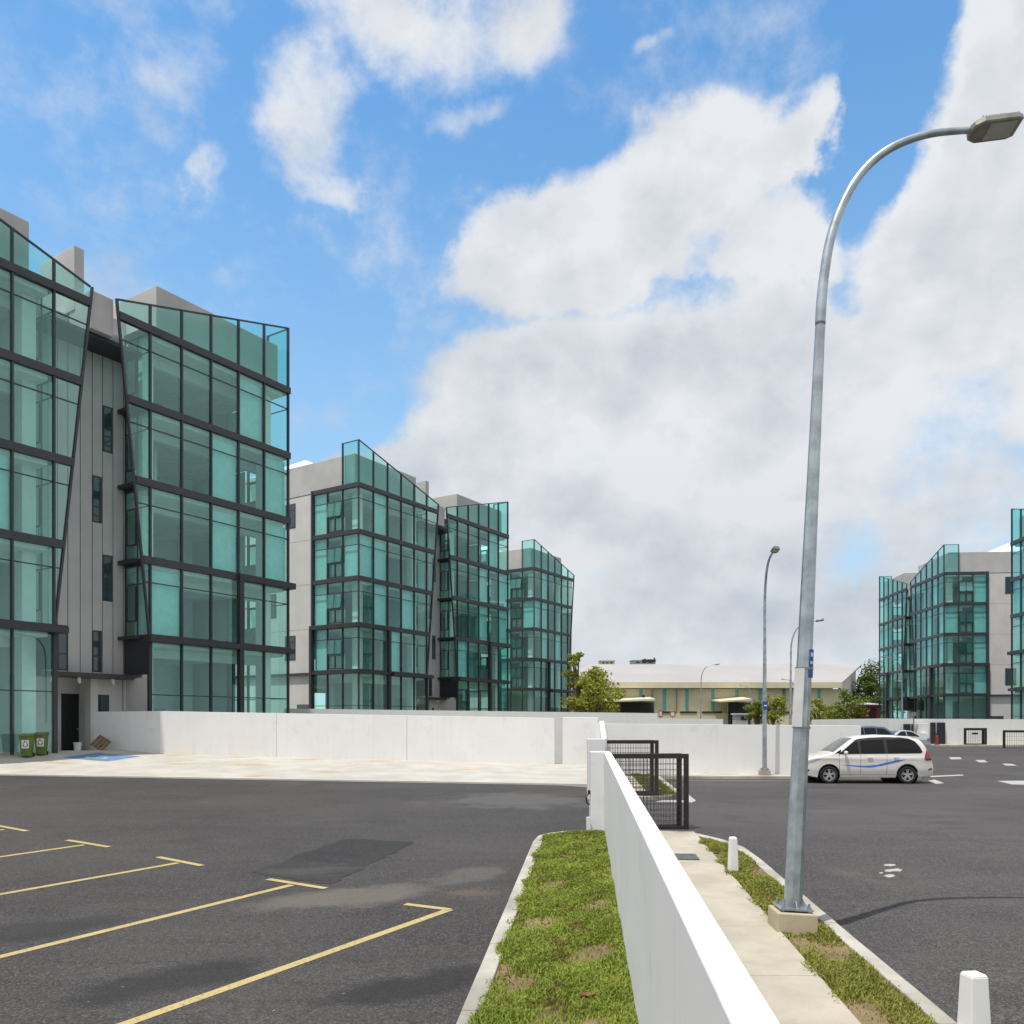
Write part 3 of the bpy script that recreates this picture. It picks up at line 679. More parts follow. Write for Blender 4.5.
# ------------------------------------------------------------------ glass industrial blocks
W_ = 22.4; G0 = 5.6; ST = 3.8; BAY = 1.77; NB = 5; TB = BAY*NB; SD = 5.2; DEP = 22.0
FL = [G0+ST*k for k in range(5)]
ZTOP = 21.5; ZC = 24.4
def te(z): return TB + 1.75*(z-G0)/(ZTOP-G0)
def make_block(label, half=False):
    root = empty('glass_office_block', (0,0,0), 0, label, 'office building', 'glass fronted blocks of the estate')
    W = W_ if not half else te(FL[4])+.02
    T = lambda t, m: (W_-t) if m else t
    sides = (0,) if half else (0,1)
    def bx(mb, m, t0, t1, d0, d1, z0, z1): mb.box(T(t0,m),T(t1,m),d0,d1,z0,z1)
    # floors with the recess notched out, ceilings white
    if half: foot = [(.2,.2),(TB-.15,.2),(TB-.15,DEP-.3),(.2,DEP-.3)]
    else: foot = [(.2,.2),(TB-.15,.2),(TB-.15,2.3),(W_-TB+.15,2.3),(W_-TB+.15,.2),(W_-.2,.2),(W_-.2,DEP-.3),(.2,DEP-.3)]
    for k, z in enumerate(FL): MB().prism(foot, z-.42, z-.02).build('floor_slab', SLAB, root)
    pf = MB(); pf.prism([(-.35,-.25),(W+.35,-.25),(W+.35,DEP),(-.35,DEP)], -2.0, -.001); pf.build('plinth', KERBC, root)
    # beams under each ceiling
    bm = MB()
    for z in FL:
        for m in sides: bx(bm, m, .4, TB-.4, 2.0, 2.35, z-.85, z-.42); bx(bm, m, 2.9, 3.2, 2.35, 8.9, z-.8, z-.42)
    bm.build('ceiling_beam', INTW, root)
    for m in sides:
        for t, d in ((.95,1.0),(TB-.55,1.3),(.95,8.2),(5.0,8.2)):
            cmb = MB(); bx(cmb, m, t-.3, t+.3, d-.3, d+.3, 0, FL[4]-.42); cmb.build('column', INTW, root)
        iw = MB(); bx(iw, m, .25, 3.3, 9.0, 9.15, 0, FL[4]-.42); bx(iw, m, 5.6, TB-.2, 9.0, 9.15, 0, FL[4]-.42)
        for k in (0,1,2,3,4):
            zb = 0 if k == 0 else FL[k-1]-.02
            bx(iw, m, 6.3, 6.45, 3.2 if k % 2 else 4.6, 9.0, zb, FL[k]-.42)
        iw.build('interior_wall', INTW, root)
        # grey rooms, shelving and doors seen dimly through the glass
        dk = MB()
        for k in range(5):
            zb = 0.02 if k == 0 else FL[k-1]
            bx(dk, m, 1.9, 3.1, 8.85, 8.99, zb, zb+2.2); bx(dk, m, 5.7, 6.2, 8.85, 8.99, zb, zb+2.4)
            bx(dk, m, 6.7, 8.3, 6.8, 7.3, zb, zb+1.7)
        dk.build('interior_door', INTG, root)
    # side and back walls
    for m in sides:
        mb = MB(); 
        js = [SD, 9.3, 13.5, 17.7, DEP]
        for a, b in zip(js, js[1:]):
            zs = [0, G0-.1] + [f-.1 for f in FL[1:]]
            for z0, z1 in zip(zs, zs[1:]): bx(mb, m, 0, .2, a+.012, b-.012, z0+.012, z1-.012)
        mb.build('side_wall', GREYW, root)
        mb = MB(); bx(mb, m, .03, .19, SD, DEP, 0, FL[4]); mb.build('wall_joint', CLADB, root)
        for k in range(1,5):
            for d in ((7.3 if k in (1,4) else 9.7), 15.2):
                z = FL[k-1]+1.15; w = MB(); bx(w, m, -.03, .05, d, d+1.3, z, z+2.1); o = w.build('window', FRAME, root)
                w = MB()
                for a, b, z0, z1 in ((.06,.62,.06,1.5),(.68,1.24,.06,1.5),(.06,1.24,1.56,2.04)): bx(w, m, -.045, -.032, d+a, d+b, z+z0, z+z1)
                w.build('pane', GLASSD_OPQ, o)
        w = MB(); bx(w, m, -.04, .04, SD+.15, SD+1.9, 0, 2.9); w.build('side_door', GLASSD_OPQ, root)
        w = MB(); bx(w, m, -.25, .0, SD+.1, DEP, G0-.2, G0-.02); w.build('side_ledge', FRAME, root)
    if half:
        mb = MB(); mb.box(W-.2, W, .3, DEP, 0, FL[4]); mb.build('side_wall', GREYW, root)
    mb = MB(); zb = 0
    for k in range(5):
        z1 = FL[k]-.42; mb.box(.2, W-.2, DEP-.2, DEP, zb, zb+.9); mb.box(.2, W-.2, DEP-.2, DEP, z1-.5, FL[k]-.02); zb = FL[k]-.02
    n = int(W/3.7)
    for k in range(n+1): x = .2+(W-.9)*k/n; mb.box(x, x+.5, DEP-.19, DEP-.01, 0, FL[4]-.03)
    mb.build('back_wall', GREYW, root)
    # roof: deck, plant boxes, fins, pitched sheet behind
    mb = MB(); mb.prism(foot, FL[4]+.0, FL[4]+.12); mb.build('roof_deck', CONC, root)
    for m in sides:
        mb = MB(); bx(mb, m, .22, 8.1, .6, DEP-.1, FL[4]-.09, ZC-.95); mb.build('roof_box', CONC, root, bevel=.02)
        mb = MB(); bx(mb, m, 8.105, TB+1.0, 3.2, DEP-.3, FL[4]+.12, ZC-2.2); mb.build('roof_upstand', CONC, root)
        if not half:
            mb = MB(); bx(mb, m, 10.62, 11.1, 1.5, 4.6, FL[4]+.1, ZC-.45) if m == 0 else None
            if m == 0: mb.build('roof_fin', CONC, root, bevel=.02)
    mb = MB(); zr0 = ZC-.94; ww = W-1.2
    mb.v += [(1.0,5.5,zr0),(W-1.0,5.5,zr0),(W-1.0,DEP-1,zr0),(1.0,DEP-1,zr0),(3.2,9.5,zr0+1.75),(W-3.2,9.5,zr0+1.75)]
    for f in ((0,1,5,4),(2,3,4,5),(0,4,3),(1,2,5),(3,2,1,0)): mb.f.append(f); mb.m.append(0)
    mb.build('roof_sheet', ROOFW, root)
    # curtain wall -----------------------------------------------------
    storeys = [(0,G0)] + [(FL[k], FL[k+1]) for k in range(4)]
    rb = random.Random(3)
    zpar = lambda t: ZC - (ZC-ZTOP)*t/te(FL[4])
    for m in sides:
        for i in range(NB):
            for k, (z0, z1) in enumerate(storeys):
                t0, t1 = i*BAY+.03, (i+1)*BAY-.03
                p = MB(); p.face([(T(t0,m),0,z0+.1),(T(t1,m),0,z0+.1),(T(t1,m),0,z1-.2),(T(t0,m),0,z1-.2)]); p.build('glass_panel', GLASS, root)
            # some bays are backed by teal spandrel boards
        bl = MB()
        for i, k in ((2,2),(2,3),(1,4),(4,1),(0,2)) if m else ((1,4),(1,3),(1,2),(3,2),(2,1)):
            z0, z1 = storeys[k]; bx(bl, m, i*BAY+.05, (i+1)*BAY-.05, .16, .19, z0+.1, z1-.45)
        for k, (z0, z1) in enumerate(storeys[1:]): bx(bl, m, .16, .19, 2*SD/3+.06, SD-.1, z0+.1, z1-.45)
        bx(bl, m, .16, .19, .1, SD/3-.05, FL[2]+.1, FL[3]-.45); bx(bl, m, .17, 1.7, .2, .24, FL[2]+.1, FL[3]-.45)
        bl.build('spandrel_board', BLIND, root)
        for k, (z0, z1) in enumerate(storeys[1:]):
            p = MB(); p.face([(T(TB+.03,m),0,z0+.1),(T(te(z0+.1)-.03,m),0,z0+.1),(T(te(z1-.2)-.03,m),0,z1-.2),(T(TB+.03,m),0,z1-.2)]); p.build('glass_panel', GLASS, root)
            p = MB(); p.face([(T(TB,m),.1,z0+.1),(T(TB,m),2.05,z0+.1),(T(TB,m),2.05,z1-.2),(T(TB,m),.1,z1-.2)]); p.build('glass_panel', GLASS, root)
        for j in range(3):
            for k, (z0, z1) in enumerate(storeys):
                d0, d1 = j*SD/3+.03, (j+1)*SD/3-.03
                p = MB(); p.face([(T(0,m),d0,z0+.1),(T(0,m),d1,z0+.1),(T(0,m),d1,z1-.2),(T(0,m),d0,z1-.2)]); p.build('glass_panel', GLASS, root)
        # parapet screen
        edges = [i*BAY for i in range(NB+1)] + [te(FL[4])]
        for a, b in zip(edges, edges[1:]):
            p = MB(); p.face([(T(a+.03,m),0,FL[4]+.15),(T(b-.03,m),0,FL[4]+.15),(T(b-.03,m),0,zpar(b)-.04),(T(a+.03,m),0,zpar(a)-.04)]); p.build('parapet_glass', GLASSP, root)
        p = MB(); p.face([(T(0,m),.03,FL[4]+.15),(T(0,m),SD/3-.03,FL[4]+.15),(T(0,m),SD/3-.03,ZC-.04),(T(0,m),.03,ZC-.04)]); p.build('parapet_glass', GLASSP, root)
        # mullions, each a part
        for i in range(NB+1):
            mu = MB(); t = T(i*BAY,m)
            mu.box(t-.04,t+.04,-.10,.06,0,zpar(i*BAY)); mu.build('mullion', FRAME, root)
        mu = MB(); mu.bar((T(TB+.04,m),-.02,G0), (T(te(ZTOP),m),-.02,ZTOP), .09, .14, (0,1,0)); mu.build('mullion', FRAME, root)
        for j in (1,2):
            mu = MB(); bx(mu, m, -.10, .06, j*SD/3-.035, j*SD/3+.035, 0, FL[4] if j == 2 else ZC); mu.build('mullion', FRAME, root)
        mu = MB(); bx(mu, m, -.16, .1, SD-.08, SD+.1, 0, FL[4]+.15); mu.build('mullion', FRAME, root)
        mu = MB(); mu.bar((T(0,m),-.02,ZC), (T(te(FL[4]),m),-.02,ZTOP), .07, .08); bx(mu, m, -.05, .03, .05, SD/3, ZC-.06, ZC); mu.build('coping', FRAME, root)
        for j in (1,2):
            mu = MB(); mu.bar((T(TB,m),j*1.02,G0+.1),(T(TB,m),j*1.02,FL[4]-.2),.06,.06,(0,1,0)); mu.build('mullion', FRAME, root)
        # floor bands and thin transoms
        for k, z in enumerate(FL):
            b = MB(); e = te(z)-.04
            b.box(T(-.12,m),T(e,m),-.13,.12,z-.22,z+.14); bx(b, m, -.12, .12, .121, SD, z-.22, z+.14); bx(b, m, TB-.1, TB+.06, .121, 2.08, z-.22, z+.14)
            b.build('floor_band', FRAME, root)
        for k, (z0, z1) in enumerate(storeys):
            tr = MB()
            zt_ = z1-1.12 if k else 2.75
            e = TB if k == 0 else te(zt_)-.05
            tr.box(T(.06,m),T(e,m),-.03,.03,zt_-.025,zt_+.025); bx(tr, m, -.03, .03, .06, SD-.08, zt_-.025, zt_+.025)
            if k: bx(tr, m, TB-.03, TB+.03, .12, 2.05, zt_-.025, zt_+.025)
            tr.build('transom', FRAME, root)
        # awning windows on the side and on the recess return
        for k, (z0, z1) in enumerate(storeys[1:]):
            d0, d1 = SD/3+.05, 2*SD/3-.05; dm = (d0+d1)/2
            f = MB()
            for a, b in ((d0,dm),(dm,d1)):
                for za, zb in ((z0+.2,z0+1.35),(z0+1.4,z1-1.15)):
                    bx(f, m, -.06, .02, a, a+.07, za, zb); bx(f, m, -.06, .02, b-.07, b, za, zb); bx(f, m, -.06, .02, a+.07, b-.07, za, za+.07); bx(f, m, -.06, .02, a+.07, b-.07, zb-.07, zb)
            o = f.build('awning_window', FRAME, root)
            f = MB()
            for a, b in ((d0+.05,dm-.05),(dm+.05,d1-.05)):
                zt2, zb2 = z1-1.2, z0+1.45; s_ = .16 if (k+m) % 2 else .07
                f.hexa([(T(x,m),dd,z) for z, x in ((zb2,-.07-s_),(zt2,-.07)) for x, dd in ((x,a),(x,b),(x-.03,b),(x-.03,a))])
            f.build('sash', GLASS, o)
            dkp = MB(); bx(dkp, m, .3, .34, d0, d1, z0+.1, z0+1.4); dkp.build('dark_panel', INTG, root)
            f = MB()
            d0, d1 = 1.1, 1.98
            bx(f, m, TB-.04, TB+.05, d0, d0+.06, z0+.9, z1-1.2); bx(f, m, TB-.04, TB+.05, d1-.06, d1, z0+.9, z1-1.2); bx(f, m, TB-.04, TB+.05, d0, d1, z0+.84, z0+.9)
            o = f.build('awning_window', FRAME, root)
        # dark portal framing the lowest two storeys at the corner, canopy over the ground floor
        tp = 2*BAY; pz = FL[1]
        p = MB(); bx(p, m, -.32, tp+.14, -.34, -.135, pz-.24, pz+.10); bx(p, m, -.34, -.135, -.13, SD+.14, pz-.24, pz+.10)
        bx(p, m, tp-.14, tp+.14, -.34, -.135, 0, pz-.241); bx(p, m, -.34, -.165, SD-.14, SD+.14, 0, pz-.241)
        p.build('portal_frame', PANELD2, root)
        c = MB(); bx(c, m, tp+.145, TB+.35, -.62, -.135, G0-.26, G0+.02); bx(c, m, -.28, tp-.145, -.3, -.135, G0-.22, G0+.05); bx(c, m, -.3,-.135, -.13, SD-.15, G0-.22, G0+.05)
        c.build('canopy', PANELD2, root)
        if not half or m == 0:
            p = MB(); bx(p, m, TB-.02, TB+.06, .05, 2.06, 3.75, G0-.23); bx(p, m, TB-.05, TB+.12, -.12, .04, 0, G0-.23); p.build('corner_panel', PANELD, root)
        for k in range(0, 4):
            l = MB(); bx(l, m, TB+.07, TB+.42, .6, 2.06, FL[k]+(.0 if k else .02)-.1+3.8*0, FL[k]+.08); l.build('ledge', PANELD2, root)
    if not half:
        # recessed clad bay between the two glass fronts
        a, b = TB+.08, W_-TB-.08
        MB().box(a, b, 2.16, 2.35, 3.75, FL[4]-.1).build('cladding_backing', CLADB, root)
        cl = MB(); rr = random.Random(2); x = a; wins = [(12.4,12.9,14.8,17.1),(11.85,12.35,11.2,13.5),(12.4,12.9,7.4,9.7),(11.85,12.35,3.6+.25,5.9),(10.15,10.65,3.6+.25,6.0)]
        seams = [a,9.3,9.72,10.15,10.65,11.25,11.85,12.37,12.92,b]
        for x0, x1 in zip(seams, seams[1:]):
            cuts = [(z0,z1) for (w0,w1,z0,z1) in wins if w0 < (x0+x1)/2 < w1]
            zs = [3.75] + [z for c_ in sorted(cuts) for z in c_] + [FL[4]-.1]
            for q in range(0, len(zs), 2): cl.box(x0+.02, x1-.02, 2.1, 2.158, zs[q], zs[q+1])
        cl.build('cladding', CLAD, root)
        for w0,w1,z0,z1 in wins:
            w = MB(); w.box(w0+.01,w1-.03,2.11,2.157,z0+.02,z1-.02); o = w.build('recess_window', FRAME, root)
            w = MB(); w.box(w0+.07,w1-.09,2.103,2.109,z0+.08,z0+.75); w.box(w0+.07,w1-.09,2.103,2.109,z0+.82,z1-.08); w.build('pane', GLASSD_OPQ, o)
        f = MB(); f.box(te(ZTOP)-.0+.06, W_-te(ZTOP)-.06, .15, 2.0, FL[4]-1.1, ZTOP-.02); f.build('recess_fascia', CONC, root, bevel=.02)
        f = MB(); f.box(TB+.1, W_-TB-.1, .5, 2.1, FL[4]-1.3, FL[4]-1.105); f.build('recess_soffit', PANELD, root)
        # porch
        f = MB(); f.box(a-.02, b+.02, 1.2, 2.2, 3.52, 3.745); f.build('porch_fascia', PANELD2, root)
        f = MB(); f.box(a, b, 2.21, 3.8, 3.602, 3.74); f.build('porch_ceiling', SLAB, root)
        f = MB(); f.box(a, 12.3, 3.6, 3.8, 0, 3.6); f.box(TB-.14, TB-.02, 2.0, 3.6, 0, 3.6); f.box(12.0, b, 2.2, 2.4, 0, 3.6); f.box(12.0, 12.2, 2.4, 3.6, 0, 3.6); f.box(W_-TB+.02, W_-TB+.14, .15, 2.2, 0, 3.6); f.build('porch_wall', GREYW, root)
        f = MB(); f.box(11.62,11.995,1.85,2.3,0,3.515); f.build('porch_pillar', CONC, root)
        f = MB(); f.box(11.15,12.1,3.54,3.599,0,2.8); o = f.build('entrance_door', DOORM, root)
        f = MB(); f.tube([(11.95,3.48,1.05),(11.95,3.54,1.05)], .06, 8); f.tube([(11.95,3.49,1.05),(11.83,3.49,1.05)], .015, 6); f.build('handle', GALV, o)
        f = MB(); f.box(12.06,12.74,2.14,2.199,1.9,2.75); f.build('porch_window', GLASSD_OPQ, root)
        for x in (9.6,10.9,12.6):
            f = MB(); f.tube([(x,1.6,3.52),(x,1.6,3.4),(x+.05,1.6,3.25)], [.09,.09,.05], 8); f.build('ceiling_lamp', LABELW, root)
        # floor of the recess rooms
        f = MB(); f.box(TB-.02, TB+.0, 2.07, 9.0, 0, FL[4]-.45); f.box(W_-TB, W_-TB+.02, 2.07, 9.0, 0, FL[4]-.45); f.build('stair_wall', INTW, root)
    return root
GLASSD_OPQ = M('dark_window_pane', (.035,.06,.07), .08, var=.1, spec=.9)
PANELD2 = M('dark_canopy_metal', (.035,.033,.036), .5)
A_ = R(90-32.5); U = Vector((math.cos(A_), math.sin(A_), 0))
C1 = Vector((-13.1,47.8,.9))
B1 = make_block('nearest glass block cut by the left edge, two green bins at its foot')
B1.location = C1 - U*W_; B1.rotation_euler = (0,0,A_)
B2 = copy_tree(B1, None, 'middle glass block with pale side wall, second from the left')
B2.location = (-12.5,66.6,.9)
R1 = copy_tree(B1, None, 'glass block at the right, seen whole beyond the far white wall')
R1.rotation_euler = (0,0,R(-95)); R1.location = (54.2+W_*math.sin(R(5)), 102.6+W_*math.cos(R(5)), .15)
R2 = copy_tree(B1, None, 'glass block of which only a sliver shows at the right edge')
R2.rotation_euler = (0,0,R(-95)); R2.location = (52.2,85.4,.15)
B3 = make_block('farthest narrow glass block on the left, next to the tree', half=True)
B3.location = (2.77,103,.9); B3.rotation_euler = (0,0,A_)
# ------------------------------------------------------------------ cars
class Car:
    """body grown from a side outline; x forward is negative, camera side is -y"""
    def __init__(s, L, top, belt, width, roofw, rw, wx, gap=.20):
        s.L = L; s.top = top; s.belt = belt; s.w = width/2; s.rw_ = roofw/2; s.r = rw; s.wx = wx; s.gap = gap
        s.hx = [p[0] for p in top]; s.hz = [p[1] for p in top]; s.H = max(s.hz)
    def ztop(s, x): return float(np.interp(x, s.hx, s.hz))
    def zbot(s, x):
        z = s.gap + .10*sm(s.L/2-.55, s.L/2, abs(x))
        for c in s.wx:
            R_ = s.r+.065; d = abs(x-c)
            if d < R_: z = max(z, s.r + math.sqrt(R_*R_-d*d) - .0)
        return z
    def hw(s, x, z):
        w = s.w*(1-.02*sm(.2,.55,z)*0)
        w -= .05*sm(.55,.18,z) ; w -= .022*sm(s.belt-.22, s.belt, z)
        w += .018*math.exp(-((z-(s.belt-.12))/.06)**2)
        if z > s.belt: w -= (s.w-s.rw_)*((z-s.belt)/(s.H-s.belt))**1.25
        a = abs(x); e = s.L/2
        w *= 1-.30*sm(e-.75, e+.05, a)**1.6 if x < 0 else 1-.15*sm(e-.6, e+.05, a)**1.6
        return w
    def crown(s, x): return .025
    def body(s, root, mat):
        mb = MB(); nx, nz = 150, 26; xs = [ -s.L/2 + s.L*i/nx for i in range(nx+1)]
        for x in xs:
            zb, zt = s.zbot(x), max(s.ztop(x), s.zbot(x)+.02)
            for sg in (-1,1):
                for j in range(nz+1):
                    z = zb+(zt-zb)*j/nz; r = .07*max(0,(j/nz-.9)/.1)**2 if True else 0
                    mb.v.append((x, sg*(s.hw(x,z)-r), z))
            for k in range(1,8):
                u = -1+2*k/8; w = s.hw(x,zt)-.07; mb.v.append((x, u*w, zt+s.crown(x)*(1-u*u)))
        st = 2*(nz+1)+7
        for i in range(nx):
            a = i*st; b = a+st
            for j in range(nz):
                mb.f.append((a+j, b+j, b+j+1, a+j+1)); mb.m.append(0)
                o = nz+1; mb.f.append((a+o+j, a+o+j+1, b+o+j+1, b+o+j)); mb.m.append(0)
            row = lambda q: [q+nz]+[q+2*(nz+1)+k for k in range(7)]+[q+nz+1+nz]
            ra, rb_ = row(a), row(b)
            for k in range(8): mb.f.append((ra[k], rb_[k], rb_[k+1], ra[k+1])); mb.m.append(0)
            mb.f.append((a, a+nz+1, b+nz+1, b)); mb.m.append(0)
        for a, fl in ((0,False),(nx*st,True)):
            for j in range(nz):
                q = (a+j, a+j+1, a+nz+2+j, a+nz+1+j); mb.f.append(q[::-1] if fl else q); mb.m.append(0)
        return mb.build('body', mat, root, smooth=True)
    def patch(s, root, name, poly, mat, off=.006, side=-1, n=40, m=8):
        """piece of side skin inside a polygon (x,z)"""
        xs0 = [p[0] for p in poly]; x0, x1 = min(xs0), max(xs0); mb = MB()
        def span(x):
            h = []
            for (xa,za),(xb,zb) in zip(poly, poly[1:]+poly[:1]):
                if (xa <= x <= xb or xb <= x <= xa) and abs(xb-xa) > 1e-9: h.append(za+(zb-za)*(x-xa)/(xb-xa))
            return (min(h), max(h)) if h else (0,0)
        for i in range(n+1):
            x = x0+(x1-x0)*(i/n); x = min(max(x, x0+1e-5), x1-1e-5); a, b = span(x)
            for j in range(m+1):
                z = a+(b-a)*j/m; w = s.hw(x,z); zt = s.ztop(x)
                r = .07*max(0,((z-s.zbot(x))/(zt-s.zbot(x)+1e-6)-.9)/.1)**2
                mb.v.append((x, side*(w-r+off), z))
        for i in range(n):
            for j in range(m):
                a = i*(m+1)+j; q = (a, a+m+1, a+m+2, a+1); mb.f.append(q if side < 0 else q[::-1]); mb.m.append(0)
        return mb.build(name, mat, root, smooth=True)
    def toppatch(s, root, name, x0, x1, u0, mat, off=.008, n=14):
        mb = MB()
        for i in range(n+1):
            x = x0+(x1-x0)*i/n; zt = s.ztop(x)
            for k in range(9):
                u = (-1+2*k/8)*u0; w = s.hw(x,zt)-.07; d = (s.ztop(x+.02)-s.ztop(x-.02))/.04; nn = math.sqrt(1+d*d)
                mb.v.append((x-d/nn*off, u*w, zt+s.crown(x)*(1-u*u)+off/nn))
        for i in range(n):
            for k in range(8):
                a = i*9+k; mb.f.append((a,a+9,a+10,a+1)); mb.m.append(0)
        return mb.build(name, mat, root, smooth=True)
    def wheels(s, root):
        for x in s.wx:
            for sg in (-1,1):
                y = sg*(s.w-.115); t = MB(); r = s.r
                prof = [(-.1,r*.66),(-.1,r*.93),(-.085,r*.985),(-.04,r),(.04,r),(.085,r*.985),(.1,r*.93),(.1,r*.66)]; n = 36
                for (yy,rr) in prof:
                    for k in range(n): a = 2*math.pi*k/n; t.v.append((rr*math.cos(a), yy, rr*math.sin(a)))
                for q in range(len(prof)):
                    for k in range(n):
                        q2 = (q+1)%len(prof); t.f.append((q*n+k, q*n+(k+1)%n, q2*n+(k+1)%n, q2*n+k)); t.m.append(0)
                wh = empty('wheel'); wh.parent = root; wh.location = (x, y, r)
                t.build('tyre', TYRE, wh, smooth=True)
                rm = MB(); yo = sg*.06
                for k in range(n):
                    a, b = 2*math.pi*k/n, 2*math.pi*(k+1)/n
                    for r0, r1, ya, yb in ((r*.60,r*.67,yo+sg*.03,yo+sg*.035),(r*.67,r*.67,yo+sg*.035,0),(r*.60,r*.60,yo+sg*.03,yo-sg*.05)):
                        rm.face([(r0*math.cos(a),ya,r0*math.sin(a)),(r1*math.cos(a),yb,r1*math.sin(a)),(r1*math.cos(b),yb,r1*math.sin(b)),(r0*math.cos(b),ya,r0*math.sin(b))])
                for k in range(5):
                    a = 2*math.pi*k/5+.3
                    for da in (-.16,.16):
                        rm.bar((r*.12*math.cos(a+da*2),yo+sg*.02,r*.12*math.sin(a+da*2)),(r*.63*math.cos(a+da),yo+sg*.025,r*.63*math.sin(a+da)),.034,.03,(0,1,0))
                rm.tube([(0,yo,0),(0,yo+sg*.04,0)], r*.17, 14); rm.build('rim', RIM, wh)
                dk = MB(); dk.tube([(0,yo-sg*.05,0),(0,yo-sg*.045,0)], r*.62, 24); dk.build('brake_disc', TYRE, wh)
                ar = MB(); ar.tube([(x,sg*(s.w-.02)-sg*.02,r),(x,sg*(s.w-.5),r)], r+.06, 28, cap=False); ar.tube([(x,sg*(s.w-.5),r),(x,sg*(s.w-.51),r)], r+.06, 28)
                ar.build('wheel_arch', PLASTB, root)
def shrink(poly, f=.0): return poly
def make_van():
    root = empty('parked_car', (0,0,0), 0, 'white people carrier with a wavy blue side stripe parked by the white wall', 'car', 'parked cars')
    top = [(-2.26,.60),(-2.22,.74),(-2.05,.86),(-1.75,.955),(-1.40,1.03),(-1.22,1.075),(-.95,1.27),(-.60,1.53),(-.42,1.62),(-.1,1.685),(.5,1.715),(1.1,1.70),(1.55,1.655),(1.80,1.58),(1.93,1.47),(2.06,1.22),(2.16,.98),(2.22,.80),(2.26,.60)]
    c = Car(4.52, top, 1.03, 1.70, 1.22, .315, (-1.36,1.33), .21)
    c.body(root, CARW)
    for sd in (-1,1):
        win = [[(-.98,1.07),(-.70,1.30),(-.40,1.53),(-.33,1.56),(-.32,1.06)],
               [(-.26,1.06),(-.27,1.575),(.1,1.615),(.58,1.635),(.585,1.065)],
               [(.64,1.065),(.635,1.637),(1.1,1.62),(1.42,1.58),(1.60,1.49),(1.75,1.30),(1.82,1.14),(1.75,1.10)]]
        c.patch(root, 'window_surround', [(-1.04,1.045),(-.72,1.30),(-.42,1.545),(-.30,1.59),(.1,1.632),(.6,1.655),(1.1,1.64),(1.45,1.60),(1.64,1.51),(1.79,1.31),(1.87,1.12),(1.78,1.075)], PLASTB, .0045, sd, 120, 16)
        for w in win: c.patch(root, 'side_window', w, CARG, .006, sd)
        c.patch(root, 'quarter_window', [(-1.17,1.075),(-.92,1.235),(-.97,1.08)], CARG, .006, sd, 8)
        c.patch(root, 'side_stripe', [(-.98,.665),(-.6,.655),(-.15,.635),(.25,.67),(.6,.755),(.95,.835),(1.28,.865),(1.1,.81),(.75,.715),(.4,.63),(.05,.575),(-.35,.595)], STRIPE, .004, sd, 50, 4)
        for x in (-1.02,-.29,.61): c.patch(root, 'door_seam', [(x,.34),(x+.012,.34),(x+.012,1.03),(x,1.03)], PLASTB, .002, sd, 2)
        c.patch(root, 'sill_trim', [(-1.0,.30),(-1.0,.335),(.98,.335),(.98,.30)], CARS, .012, sd, 20, 2)
        c.patch(root, 'headlight', [(-2.15,.745),(-2.0,.85),(-1.72,.935),(-1.66,.90),(-1.86,.77),(-2.08,.70)], HEADL, .006, sd, 14)
        c.patch(root, 'fog_lamp_recess', [(-2.2,.40),(-2.1,.52),(-2.0,.48),(-2.06,.38)], PLASTB, .005, sd, 8)
        c.patch(root, 'tail_light', [(1.98,.82),(1.90,.90),(1.97,1.1),(2.03,1.25),(2.12,1.06),(2.185,.90),(2.19,.83)], TAIL, .008, sd, 10)
        c.patch(root, 'bumper_vent', [(2.06,.47),(2.08,.53),(2.2,.56),(2.21,.5)], PLASTB, .006, sd, 8)
        for x in (-.18,.72):
            h = MB(); y = sd*(c.hw(x,.92)+.022); h.bar((x-.17+.3,y,.93),(x+.0+.3,y,.93),.022,.03); h.build('door_handle', CARW, root)
        mi = MB(); y = sd*(c.w+.09)
        mi.tube([(-.80,y-sd*.10,1.05),(-.82,y,1.10),(-.82,y+sd*.06,1.11)],[.03,.075,.055],10); mi.build('wing_mirror', CARW, root, smooth=True)
    c.toppatch(root, 'windscreen', -1.17, -.47, .93, CARGL); c.toppatch(root, 'rear_window', 1.86, 2.12, .85, CARG)
    g = MB(); g.box(-2.28,-2.2,-.5,.5,.60,.72); g.box(-2.285,-2.2,-.55,.55,.30,.46); g.build('grille', PLASTB, root)
    g = MB(); g.box(-2.30,-2.285,-.26,.26,.47,.58); g.build('number_plate', PLASTB, root)
    u = MB(); u.box(-2.0,2.0,-.6,.6,.2,.4); u.build('underbody', PLASTB, root)
    r_ = MB(); r_.bar((1.0,-.62,1.70),(1.75,-.6,1.66),.02); r_.build('roof_rail', CARW, root)
    c.wheels(root); return root
van = make_van(); van.location = (13.33, 31.35, 0); van.rotation_euler = (0,0,R(-2)); van.scale = (1.07,1.03,1.05)
